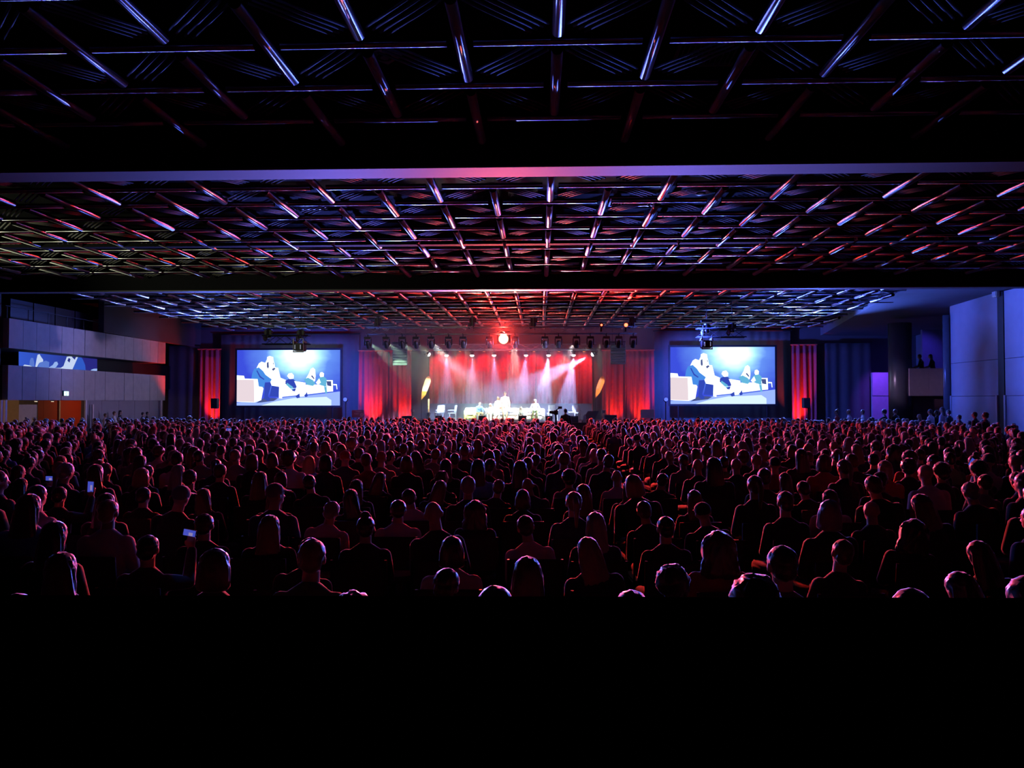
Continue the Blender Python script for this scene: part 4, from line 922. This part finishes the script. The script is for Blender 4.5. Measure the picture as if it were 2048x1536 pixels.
# hair, built about the neutral head
def hair_prims(kind):
    cap = [((0, -0.010, 1.252), (0.087, 0.098, 0.092)), ((0, -0.045, 1.195), (0.072, 0.058, 0.062))]
    if kind == 'short': return cap
    if kind == 'long': return cap + [((0, -0.04, 1.22), (0.098, 0.068, 0.07), (0, -0.085, 0.97), (0.118, 0.045, 0.06))]
    if kind == 'wavy': return cap + [((0, -0.03, 1.24), (0.125, 0.10, 0.09), (0, -0.07, 1.03), (0.15, 0.07, 0.07))]
    if kind == 'bob': return cap + [((0, -0.02, 1.22), (0.100, 0.082, 0.07), (0, -0.03, 1.11), (0.106, 0.07, 0.035))]
    if kind == 'bun': return cap + [((0, -0.06, 1.355), (0.045, 0.045, 0.04))]
    if kind == 'ponytail': return cap + [((0, -0.095, 1.275), 0.034, (0, -0.145, 1.22), 0.034), ((0, -0.145, 1.22), 0.034, (0.0, -0.13, 1.0), 0.018)]
    if kind == 'curly': return [((0, -0.018, 1.258), (0.118, 0.122, 0.112)), ((0, -0.05, 1.19), (0.095, 0.07, 0.07))]
    if kind == 'cap': return [((0, -0.005, 1.262), (0.089, 0.102, 0.086)), ((-0.04, 0.09, 1.262), (0.03, 0.03, 0.008), (0.04, 0.09, 1.262), (0.03, 0.03, 0.008)), ((-0.045, 0.10, 1.258), (0.025, 0.025, 0.006), (0.03, 0.15, 1.25), (0.03, 0.03, 0.006))]
def hair_noise(kind):
    from mathutils import noise as nz
    def f(c):
        d = Vector((c.x, c.y+0.01, c.z-1.25)); L = max(d.length, 1e-4); n = d/L
        if kind == 'curly': return c + n*0.016*nz.noise(c*38) + n*0.008*nz.noise(c*80)
        if kind == 'cap': return c
        a = math.atan2(c.x, -c.y-0.01+1e-5)
        rad = Vector((c.x, c.y+0.02, 0)); rad = rad.normalized() if rad.length > 1e-4 else rad
        amp = {'short': 0.003, 'bob': 0.004, 'long': 0.006, 'wavy': 0.012}.get(kind, 0.004)
        return c + rad*amp*math.sin(a*17+3*nz.noise(c*9)+ (c.z*60 if kind == 'wavy' else c.z*9)) + n*0.004*nz.noise(c*25)
    return f
HAIR = {}
for k in ('short', 'long', 'wavy', 'bob', 'bun', 'ponytail', 'curly', 'cap'):
    V, Fs = [], []
    for a in hair_prims(k): hull_into(V, Fs, ID, *a)
    HAIR[k] = fuse('hair_'+k, V, Fs, 0.009, 1500, 3, hair_noise(k))
POSES = {'upright': make_pose('upright'), 'lean_left': make_pose('lean_left', roll=-6, hroll=-5, hyaw=6, lean=3), 'lean_right': make_pose('lean_right', roll=6, hroll=6, hyaw=-8),
         'turned': make_pose('turned', hyaw=-38, lean=-2, long_sleeve=False), 'forward': make_pose('forward', lean=11, hpitch=-9, hyaw=10, long_sleeve=False),
         'phone': make_pose('phone', arms=('lap', 'phone'), hyaw=4), 'standing': make_pose('standing', stand=True, arms=('down', 'down')),
         'standing_crossed': make_pose('standing_crossed', stand=True, arms=('crossed', 'crossed'), hyaw=12), 'standing_rail': make_pose('standing_rail', stand=True, arms=('rail', 'rail'), lean=8, long_sleeve=False),
         'bowed': make_pose('bowed', lean=48, hpitch=25, arms=('spread', 'spread')), 'leaning_talk': make_pose('leaning_talk', lean=26, hyaw=-25, hpitch=10, arms=('reach', 'reach')),
         'spread_seated': make_pose('spread_seated', arms=('spread', 'spread'), lean=4), 'standing_point': make_pose('standing_point', stand=True, arms=('reach', 'down'))}
def slot(o, m): o.material_slots[0].link = 'OBJECT'; o.material_slots[0].material = m
EYE = MB().ball((-0.032, 0.083, 1.226), 0.010, 1).ball((0.032, 0.083, 1.226), 0.010, 1).mesh('eyes', mat('eye_dark', (0.03, 0.02, 0.02), 0.15, var=0), True)
def person(pose, hair, hc, top, loc, rz, sc=1.0, label=None, group=None, name='seated_person', trous=None, skin=None, eyes=False, wide=1.0):
    q = POSES[pose]
    b = link(name, q['body'], None, loc=loc, rot=(0, 0, rz), label=label, cat='person', group=group); b.scale = (sc*wide, sc, sc)
    slot(b, skin or (skin_b if random.random() < 0.3 else skin_a))
    s = link('top', q['shirt'], b); slot(s, TOPS[top])
    t = link('trousers', q['trousers'], b); slot(t, trous or TROUS)
    if hair != 'bald':
        h = link('cap' if hair == 'cap' else 'hair', HAIR[hair], b); h.matrix_local = q['Mh']; slot(h, TOPS[hc] if hair == 'cap' else HAIRC[hc])
    if eyes:
        e = link('eyes', EYE, b); e.matrix_local = q['Mh']
    return b
SX, SY = -2.2, 47.0
def face_stage(x, y): return -math.atan2(SX-x, SY-y)*0.85
STANDERS = []   # floor positions kept free of seats
for px_, Y_ in ((68, 34.5), (211, 38.5), (229, 39.5), (241, 40.3), (286, 41.5), (295, 42.3), (1673, 38.6), (1697, 38.6), (1725, 38.6), (1768, 37.5), (1790, 37.0), (1838, 35.5), (1860, 34.8), (1872, 35.6), (1884, 34.2), (1897, 33.6), (1918, 31.5), (1949, 29.5), (1970, 29.0), (1131, 37.6), (1112, 37.9)):
    STANDERS.append((xat(px_, Y_), Y_))
# ---- seating plan: rows parallel to the beams, one aisle right of the middle
ROW0, PITCH, SEAT = 3.45, 0.98, 0.58
AISLE0, AISLE1 = 1.25, 2.0
def row_y(k): return ROW0 + PITCH*k
# people read from the photograph: pixel x, pixel y of the head top, hair, hair colour, top
FRONT = [(670, 1176, 'curly', 'brown', 'black'), (866, 1163, 'short', 'dark', 'black'), (1030, 1166, 'short', 'brown', 'black'), (1262, 1177, 'long', 'blonde', 'black'), (1372, 1137, 'curly', 'dark', 'black'), (28, 1187, 'short', 'dark', 'black'), (328, 1196, 'short', 'grey', 'black'), (1825, 1176, 'bob', 'dark', 'black'), (1950, 1158, 'long', 'dark', 'black'),
 (435, 1093, 'bob', 'brown', 'black'), (602, 1104, 'short', 'dark', 'black'), (733, 1116, 'bun', 'dark', 'black'), (903, 1110, 'bob', 'dark', 'pale'), (1055, 1107, 'long', 'brown', 'black'), (1199, 1088, 'long', 'blonde', 'black'), (1560, 1087, 'short', 'dark', 'grey'), (300, 1082, 'short', 'dark', 'black'), (150, 1100, 'long', 'brown', 'black'), (1665, 1120, 'short', 'brown', 'black'), (1810, 1092, 'wavy', 'dark', 'black'), (1980, 1090, 'long', 'brown', 'black'),
 (650, 1045, 'short', 'grey', 'pale'), (795, 1038, 'short', 'dark', 'pale'), (1068, 1048, 'short', 'dark', 'pale'), (1437, 1060, 'wavy', 'brown', 'red'), (1332, 1062, 'short', 'dark', 'black'), (540, 1068, 'long', 'blonde', 'black'), (405, 1064, 'short', 'dark', 'black'), (950, 1046, 'wavy', 'dark', 'black'), (1745, 1000, 'bald', 'grey', 'black'), (110, 1040, 'long', 'dark', 'black'), (1190, 1022, 'long', 'grey', 'navy'), (1700, 1052, 'short', 'dark', 'black'),
 (832, 998, 'short', 'dark', 'pale'), (868, 985, 'long', 'brown', 'black'), (1045, 1019, 'bob', 'dark', 'black'), (1147, 981, 'ponytail', 'blonde', 'navy'), (1305, 1017, 'short', 'brown', 'black'), (1388, 1014, 'long', 'brown', 'black'), (1422, 1020, 'cap', 'black', 'black'), (1316, 996, 'bob', 'dark', 'black'), (1660, 978, 'long', 'brown', 'pale'), (715, 1004, 'long', 'dark', 'black'), (550, 1002, 'long', 'brown', 'black'), (660, 1010, 'cap', 'navy', 'black'),
 (796, 973, 'curly', 'dark', 'grey'), (713, 965, 'long', 'dark', 'black'), (748, 955, 'long', 'brown', 'black'), (985, 957, 'short', 'brown', 'black'), (884, 950, 'curly', 'brown', 'black'), (1166, 966, 'long', 'brown', 'black'), (1258, 968, 'long', 'dark', 'black'), (520, 942, 'long', 'brown', 'black'), (560, 958, 'bob', 'dark', 'black'), (630, 948, 'short', 'dark', 'black'), (1069, 953, 'bald', 'grey', 'navy'), (1233, 938, 'bald', 'grey', 'pale'), (1138, 937, 'curly', 'dark', 'grey'), (1285, 948, 'bob', 'blonde', 'black'), (1312, 947, 'short', 'dark', 'black'), (348, 968, 'cap', 'grey', 'black'), (420, 975, 'long', 'brown', 'black'), (285, 980, 'short', 'dark', 'black'), (210, 985, 'long', 'dark', 'black'), (120, 972, 'short', 'dark', 'black'), (40, 960, 'long', 'dark', 'black'),
 (1355, 990, 'short', 'grey', 'black'), (1225, 961, 'short', 'dark', 'black'), (1960, 962, 'short', 'grey', 'black'), (1860, 985, 'long', 'red' if False else 'brown', 'black'), (1770, 950, 'short', 'brown', 'black'), (1620, 960, 'short', 'dark', 'black'), (1570, 944, 'long', 'dark', 'black'), (1530, 936, 'short', 'dark', 'black'), (1910, 1040, 'bob', 'dark', 'black')]
NUMW = ('front', 'second', 'third', 'fourth', 'fifth', 'sixth', 'seventh', 'eighth', 'ninth', 'tenth', 'eleventh', 'twelfth', 'thirteenth', 'fourteenth', 'fifteenth', 'sixteenth', 'seventeenth', 'eighteenth', 'nineteenth', 'twentieth')
HW = {'short': 'short-haired', 'long': 'long-haired', 'wavy': 'thick-haired', 'bob': 'bob-haired', 'bun': 'bun-haired', 'ponytail': 'ponytailed', 'curly': 'curly-haired', 'bald': 'bald-headed', 'cap': 'cap-wearing'}
seats = {}          # row -> list of (x, y, scale, hair, colour, top, from photo)
for px, py, h, c, tp in FRONT:
    D0 = 0.83*F/(py-803); k = max(0, round((D0-ROW0)/PITCH)); y = row_y(k); p = at(px, py, y)
    top_h = {'curly': 1.37, 'bun': 1.39}.get(h, 1.345)
    for k2 in (k, k+1, k+2):
        if not any(abs(r[0]-at(px, py, row_y(k2)).x) < 0.5 for r in seats.get(k2, [])): k = k2; break
    else: continue
    y = row_y(k); p = at(px, py, y)
    sc = p.z/top_h; y += random.uniform(-0.05, 0.05)
    seats.setdefault(k, []).append([p.x, y, min(1.06, max(0.86, sc)), h, c, tp, True])
NROWS = 35
rnd = random.Random(11)
def rand_look():
    h = rnd.choices(('short', 'long', 'bob', 'wavy', 'bun', 'ponytail', 'curly', 'bald', 'cap'), (36, 24, 12, 5, 5, 6, 5, 4, 3))[0]
    c = rnd.choices(('dark', 'brown', 'blonde', 'grey'), (45, 30, 13, 12))[0]
    t = rnd.choices(('black', 'grey', 'navy', 'white', 'pale', 'red', 'blue', 'green'), (54, 16, 12, 3, 5, 5, 3, 2))[0]
    if h == 'cap': c = rnd.choice(('black', 'grey', 'navy', 'red'))
    return h, c, t
def px_of(x, y, z=1.25):
    v = CM.transposed() @ (Vector((x, y, z)) - Vector((0, 0, CAMZ))); return 1024 + F*v.x/-v.z, 768 - F*v.y/-v.z
for k in range(NROWS):
    y = row_y(k); row = seats.setdefault(k, [])
    xs = [AISLE0-0.3-SEAT*i for i in range(60)] + [AISLE1+0.3+SEAT*i for i in range(50)]
    for x in xs:
        x += rnd.uniform(-0.06, 0.06); yy = y + rnd.uniform(-0.08, 0.08)
        if x < -22.3 or x > 18.4: continue
        px, py = px_of(x, yy)
        if px < -70 or px > 2118: continue
        if any(abs(x-r[0]) < 0.46 for r in row): continue
        if any(abs(x-q[0]) < 0.5 and abs(yy-q[1]) < 0.75 for q in STANDERS): continue
        if k > 9 and rnd.random() < 0.03: continue
        h, c, t = rand_look(); row.append([x, yy, rnd.uniform(0.92, 1.02), h, c, t, False])
flat = []
for k in sorted(seats):
    row = seats[k]; left = sorted([r for r in row if r[0] < 1.6], key=lambda r: -r[0]); right = sorted([r for r in row if r[0] >= 1.6], key=lambda r: r[0])
    for side, lst in (('left', left), ('right', right)):
        for n, r in enumerate(lst): flat.append((r[1], k, side, n, r))
flat.sort(key=lambda t: (t[1], abs(t[4][0])))
IND, REST = flat[:300], flat[300:]
seat_m = mat('chair_fabric', (0.02, 0.02, 0.024), 0.85, scale=20)
def chair_meshes():
    out = {}
    out['seat'] = MB().box((0, 0.02, 0.41), (0.45, 0.44, 0.05)).bevel(0.015, 2).mesh('seat', seat_m)
    out['backrest'] = MB().box((0, -0.235, 0.68), (0.44, 0.03, 0.32), Matrix.Rotation(R(8), 3, 'X')).bevel(0.012, 2).mesh('backrest', seat_m)
    out['leg'] = MB().tube((0, 0, 0), (0, 0, 0.39), 0.013, seg=6).mesh('leg', black_metal)
    mb = MB()
    for s in (-1, 1): mb.tube((s*0.215, -0.22, 0.38), (s*0.215, -0.265, 0.84), 0.012, seg=6)
    out['back_frame'] = mb.mesh('back_frame', black_metal); return out
CH = chair_meshes()
def chair(loc, rz, label):
    t = thing('stacking_chair', label, 'chair', loc, rz, 'audience chairs')
    link('seat', CH['seat'], t); link('backrest', CH['backrest'], t); link('back_frame', CH['back_frame'], t)
    for sx in (-1, 1):
        for sy in (-0.2, 0.22): link('leg', CH['leg'], t, loc=(sx*0.2, sy, 0))
mb = MB(); mb.box((0, 0.02, 0.41), (0.45, 0.44, 0.05)).box((0, -0.235, 0.68), (0.44, 0.03, 0.32))
for sx in (-1, 1):
    for sy in (-0.2, 0.22): mb.box((sx*0.2, sy, 0.195), (0.025, 0.025, 0.39))
    mb.box((sx*0.215, -0.24, 0.6), (0.02, 0.02, 0.44))
CH_LOW = mb.mesh('stacking_chair', seat_m)
NUM = {}
POSE_POOL = ('upright', 'upright', 'lean_left', 'lean_right', 'turned', 'forward')
PHONE_AT = Vector((0.185, 0.345, 1.30))
def phone_point(r):
    a = face_stage(r[0], r[1]); q = Matrix.Rotation(a, 3, 'Z') @ PHONE_AT
    return Vector((r[0], r[1], 0)) + q*r[2]
HOLD = {}
for n_, (px, py) in enumerate(((107, 974), (216, 981), (404, 1071), (1955, 927))):
    def miss(f):
        p = phone_point(f[4]); u, v = px_of(p.x, p.y, p.z); return abs(u-px)+abs(v-py)
    best = min((f for f in IND if id(f[4]) not in HOLD), key=miss); HOLD[id(best[4])] = n_
HELD = {}
for y, k, side, n, r in IND:
    x, yy, sc, h, c, tp, fromphoto = r
    pose = rnd.choice(POSE_POOL)
    if fromphoto: pose = rnd.choice(('upright', 'upright', 'lean_left', 'lean_right'))
    nth = '%s seat %s of the aisle' % (('first', *NUMW[1:])[n] if n < 20 else str(n+1)+'th', side)
    col = '' if h == 'bald' else {'cap': ''}.get(h, c+' ')
    lab = '%s%s person in %s top, %s row, %s' % (col if h != 'cap' else '', HW[h], tp, NUMW[k] if k < 20 else str(k+1)+'th', nth)
    rz = face_stage(x, yy) + rnd.uniform(-0.12, 0.12)
    if id(r) in HOLD:
        pose = 'phone'; rz = face_stage(x, yy); HELD[HOLD[id(r)]] = (phone_point(r), rz); lab = lab.replace('person in', 'phone-holding person in')
    person(pose, h, c, tp, (x, yy, 0), rz, sc, lab, 'seated audience', wide=1.0 if id(r) in HOLD else rnd.uniform(0.94, 1.06))
    if k < 5: chair((x, yy, 0), face_stage(x, yy), 'black stacking chair under an audience member')
    else: link('stacking_chair', CH_LOW, None, loc=(x, yy, 0), rot=(0, 0, face_stage(x, yy)), label='black stacking chair under an audience member', cat='chair', group='audience chairs')
# ---- the many rows beyond: one crowd
CR_M = [skin_a, HAIRC['dark'], HAIRC['brown'], HAIRC['blonde'], HAIRC['grey'], TOPS['black'], TOPS['grey'], TOPS['navy'], TOPS['white'], TOPS['pale'], TOPS['red'], TOPS['blue'], TOPS['green'], TROUS, seat_m]
MI = {'dark': 1, 'brown': 2, 'blonde': 3, 'grey': 4}; TI = {'black': 5, 'grey': 6, 'navy': 7, 'white': 8, 'pale': 9, 'red': 10, 'blue': 11, 'green': 12}
LOW = {}
def low_template(pose, hair):
    if (pose, hair) in LOW: return LOW[(pose, hair)]
    P = POSES[pose]['P']; Mh = POSES[pose]['Mh']; V, Fs, G = [], [], []
    for g, M, a in P:
        if g in ('hand', 'face', 'foot'): continue
        n = len(Fs); u = UNIT2 if g == 'head' else UNIT1
        hull_into(V, Fs, M, *a, unit=u, grow=0.016 if g in ('torso', 'uarm', 'farm', 'hips') else 0.0)
        G += [{'head': 0, 'neck': 0, 'leg': 2}.get(g, 1)]*(len(Fs)-n)
    if hair != 'bald':
        for a in hair_prims(hair):
            n = len(Fs); hull_into(V, Fs, Mh, *a, unit=UNIT2); G += [3]*(len(Fs)-n)
    for c, s in (((0, 0.02, 0.41), (0.45, 0.44, 0.05)), ((0, -0.25, 0.64), (0.44, 0.03, 0.4)), ((0, 0.02, 0.2), (0.40, 0.02, 0.4))):
        n = len(V)
        for dx in (-.5, .5):
            for dy in (-.5, .5):
                for dz in (-.5, .5): V.append(Vector((c[0]+dx*s[0], c[1]+dy*s[1], c[2]+dz*s[2])))
        for q in ((0, 1, 3, 2), (4, 6, 7, 5), (0, 4, 5, 1), (2, 3, 7, 6), (0, 2, 6, 4), (1, 5, 7, 3)):
            Fs += [[n+q[0], n+q[1], n+q[2]], [n+q[0], n+q[2], n+q[3]]]; G += [4, 4]
    LOW[(pose, hair)] = (np.array([tuple(v) for v in V], np.float32), np.array(Fs, np.int32), np.array(G, np.int32)); return LOW[(pose, hair)]
Vs, Ts, Ms, nv = [], [], [], 0
for y, k, side, n, r in REST:
    x, yy, sc, h, c, tp, _ = r
    V, T, G = low_template(rnd.choice(('upright', 'lean_left', 'lean_right', 'turned', 'forward')), h)
    a = face_stage(x, yy) + rnd.uniform(-0.2, 0.2); ca, sa = math.cos(a), math.sin(a); s = sc*rnd.uniform(0.96, 1.03)
    W = np.empty_like(V); W[:, 0] = (V[:, 0]*ca - V[:, 1]*sa)*s + x; W[:, 1] = (V[:, 0]*sa + V[:, 1]*ca)*s + yy; W[:, 2] = V[:, 2]*s
    lut = np.array([0, TI[tp], 13, TI[c] if h == 'cap' else MI[c], 14], np.int32) if h != 'bald' else np.array([0, TI[tp], 13, 0, 14], np.int32)
    Vs.append(W); Ts.append(T+nv); Ms.append(lut[G]); nv += len(V)
cm = raw_mesh('crowd', np.concatenate(Vs), np.concatenate(Ts), CR_M, np.concatenate(Ms), True)
link('crowd', cm, None, label='dense seated crowd filling the rows between the near audience and the stage', cat='crowd', kind='stuff')
print('people', len(flat), 'crowd tris', len(cm.polygons))
# ---- phones held up in the audience
def phone(px, py, D, w, h, tilt, lab, held=None):
    p, rz = HELD[held] if held is not None else (at(px, py, D), 0)
    t = thing('smartphone', lab, 'phone', p, rz, 'phones held in the audience')
    rot = Matrix.Rotation(R(tilt), 3, 'Y')
    MB().box((0, 0, 0), (w, 0.012, h), rot).bevel(0.004, 1).build('case', black, t)
    MB().box((0, -0.007, 0), (w*0.92, 0.002, h*0.92), rot).build('display', lamp_mat('phone_display', (0.08, 0.12, 0.8), 0.6), t)
    MB().box((0.01, -0.0095, -0.01), (w*0.3, 0.002, h*0.45), rot).build('picture', lamp_mat('phone_picture', (0.5, 0.42, 0.8), 0.5), t)
    q = p + Vector((0, 0.02, -0.05))
phone(107, 974, 7.4, 0.12, 0.06, 0, 'lit phone held sideways in the dark left audience', 0); phone(216, 981, 7.3, 0.075, 0.13, 3, 'lit phone held upright in the dark left audience', 1)
phone(404, 1071, 5.3, 0.10, 0.05, 10, 'lit phone held sideways beside a head near the front, left of centre', 2); phone(458, 859, 21.5, 0.16, 0.08, 0, 'tiny lit phone far back under the left screen')
phone(1955, 927, 10.2, 0.07, 0.12, 35, 'small lit phone held up tilted at the far right', 3); phone(1427, 856, 23.5, 0.10, 0.08, 0, 'tiny lit phone far back under the right screen')
# ---- standing people by the walls
def stander(px, Y, ptop, pose, h, c, tp, rz, lab, z=0.0, seated=False):
    p = at(px, ptop, Y); full = 1.345 if seated else 1.725
    sc = min(1.08, max(0.8, (p.z-z)/full)); z0 = p.z-sc*full if not z else z
    person(pose, h, c, tp, (p.x, Y, max(0, z if z else 0)), rz, sc, lab, None, 'seated_person' if seated else 'standing_person')
stander(68, 34.5, 836, 'standing', 'cap', 'white', 'black', R(-70), 'standing person with pale hat before the orange foyer wall')
stander(211, 38.5, 826, 'standing', 'short', 'brown', 'pale', R(-60), 'standing person in pale top by the grey left wall, leftmost of three')
stander(229, 39.5, 822, 'standing_crossed', 'short', 'brown', 'white', R(-60), 'standing person in white top by the grey left wall, middle of three')
stander(241, 40.3, 820, 'standing', 'long', 'dark', 'black', R(-70), 'standing dark figure by the grey left wall, rightmost of three')
stander(286, 41.5, 824, 'standing_crossed', 'short', 'dark', 'black', R(-60), 'standing dark figure left in the pair by the left wall corner')
stander(295, 42.3, 823, 'standing', 'short', 'dark', 'black', R(-60), 'standing dark figure right in the pair by the left wall corner')
for n, (px, tp) in enumerate(((1673, 'red'), (1697, 'white'), (1725, 'white'))):
    p = at(px, 819, 38.6); sc = p.z/1.725
    person('standing', ('bun', 'short', 'short')[n], ('brown', 'blonde', 'brown')[n], tp, (p.x, 38.6, 0), face_stage(p.x, 38.6)+R(20), sc, ('standing person in reddish top before the dark drape, leftmost of three', 'standing person in white top before the dark drape, middle of three', 'standing person in white top before the dark drape, rightmost of three')[n], None, 'standing_person')
stander(1768, 37.5, 819, 'standing_point', 'curly', 'dark', 'black', R(60), 'standing dark figure reaching out before the purple wall panel')
stander(1790, 37.0, 818, 'standing', 'short', 'dark', 'black', R(30), 'standing dark figure before the thick column')
for px, Y, top, ps_, h, c, tp, lab in ((1838, 35.5, 828, 'standing', 'long', 'brown', 'grey', 'standing long-haired person in grey under the balcony box'), (1860, 34.8, 818, 'standing', 'short', 'dark', 'white', 'standing person in white shirt under the balcony box'),
   (1873, 36.3, 820, 'standing_crossed', 'short', 'dark', 'black', 'standing dark person beside the white shirted one under the balcony box'), (1884, 34.2, 812, 'standing', 'long', 'dark', 'pale', 'standing long-haired person in pale top before the thin column'), (1897, 33.6, 819, 'standing', 'short', 'dark', 'black', 'standing dark person right of the thin column'),
   (1918, 31.5, 829, 'standing', 'short', 'dark', 'black', 'dark short figure before the left blue wall panels'), (1949, 29.5, 823, 'standing', 'short', 'dark', 'black', 'dark figure with round head before the blue wall panels'), (1970, 29.0, 825, 'standing_crossed', 'curly', 'dark', 'black', 'dark curly figure left of the black pillar')):
    stander(px, Y, top, ps_, h, c, tp, R(40), lab)
for px, top, h, tp, lab in ((1842, 708, 'short', 'black', 'person leaning on the balcony box rail, left of the pair'), (1864, 708, 'bob', 'black', 'person on the balcony box, right of the pair')):
    p = at(px, top, 43.4); zf = zat(792, 42.6)+0.45
    person('standing_rail', h, 'dark', tp, (p.x, 43.35, zf), R(55), (p.z-zf)/1.72, lab, None, 'standing_person')
# camera operator before the stage
stander(1131, 37.6, 817, 'standing', 'short', 'dark', 'black', R(15), 'camera operator seen from behind, right of the broadcast camera')
# ---- people on stage
def onstage(px, ptop, Y, pose, h, c, tp, rz, lab, hfull, tr=None, lift=0.0, name='standing_person', skin=None):
    p = at(px, ptop, Y); sc = (p.z-STAGE_Z-lift)/hfull
    person(pose, h, c, tp, (p.x, Y, STAGE_Z+lift), rz, min(1.12, max(0.75, sc)), lab, None, name, tr, skin or skin_a, True)
onstage(1010, 783, 45.0, 'standing', 'short', 'grey', 'white', R(180), 'person in white standing on stage before the sofa', 1.725, mat('trouser_cream', (0.6, 0.55, 0.38), 0.85, scale=14))
onstage(996, 793, 45.2, 'standing', 'long', 'blonde', 'white', R(170), 'long-haired person in white standing left of the tallest person', 1.725, mat('trouser_white', (0.7, 0.7, 0.68), 0.85, scale=14))
onstage(986, 806, 45.75, 'leaning_talk', 'bob', 'blonde', 'white', R(150), 'person in white seated at the left end of the sofa', 1.28, MATS['trouser_white'], name='seated_person')
onstage(957, 804, 45.75, 'leaning_talk', 'short', 'grey', 'blue', R(205), 'person in blue jacket leaning forward in the cream armchair', 1.28, TROUS2, name='seated_person')
onstage(1042, 811, 45.6, 'bowed', 'short', 'grey', 'white', R(180), 'person bowed forward on the middle of the sofa', 1.10, mat('trouser_grey', (0.12, 0.14, 0.14), 0.85, scale=14), name='seated_person')
onstage(1070, 798, 45.7, 'spread_seated', 'long', 'blonde', 'white', R(180), 'long-haired person sitting at the right of the sofa, arms apart', 1.345, mat('trouser_green', (0.25, 0.36, 0.15), 0.85, scale=14), lift=0.12, name='seated_person')
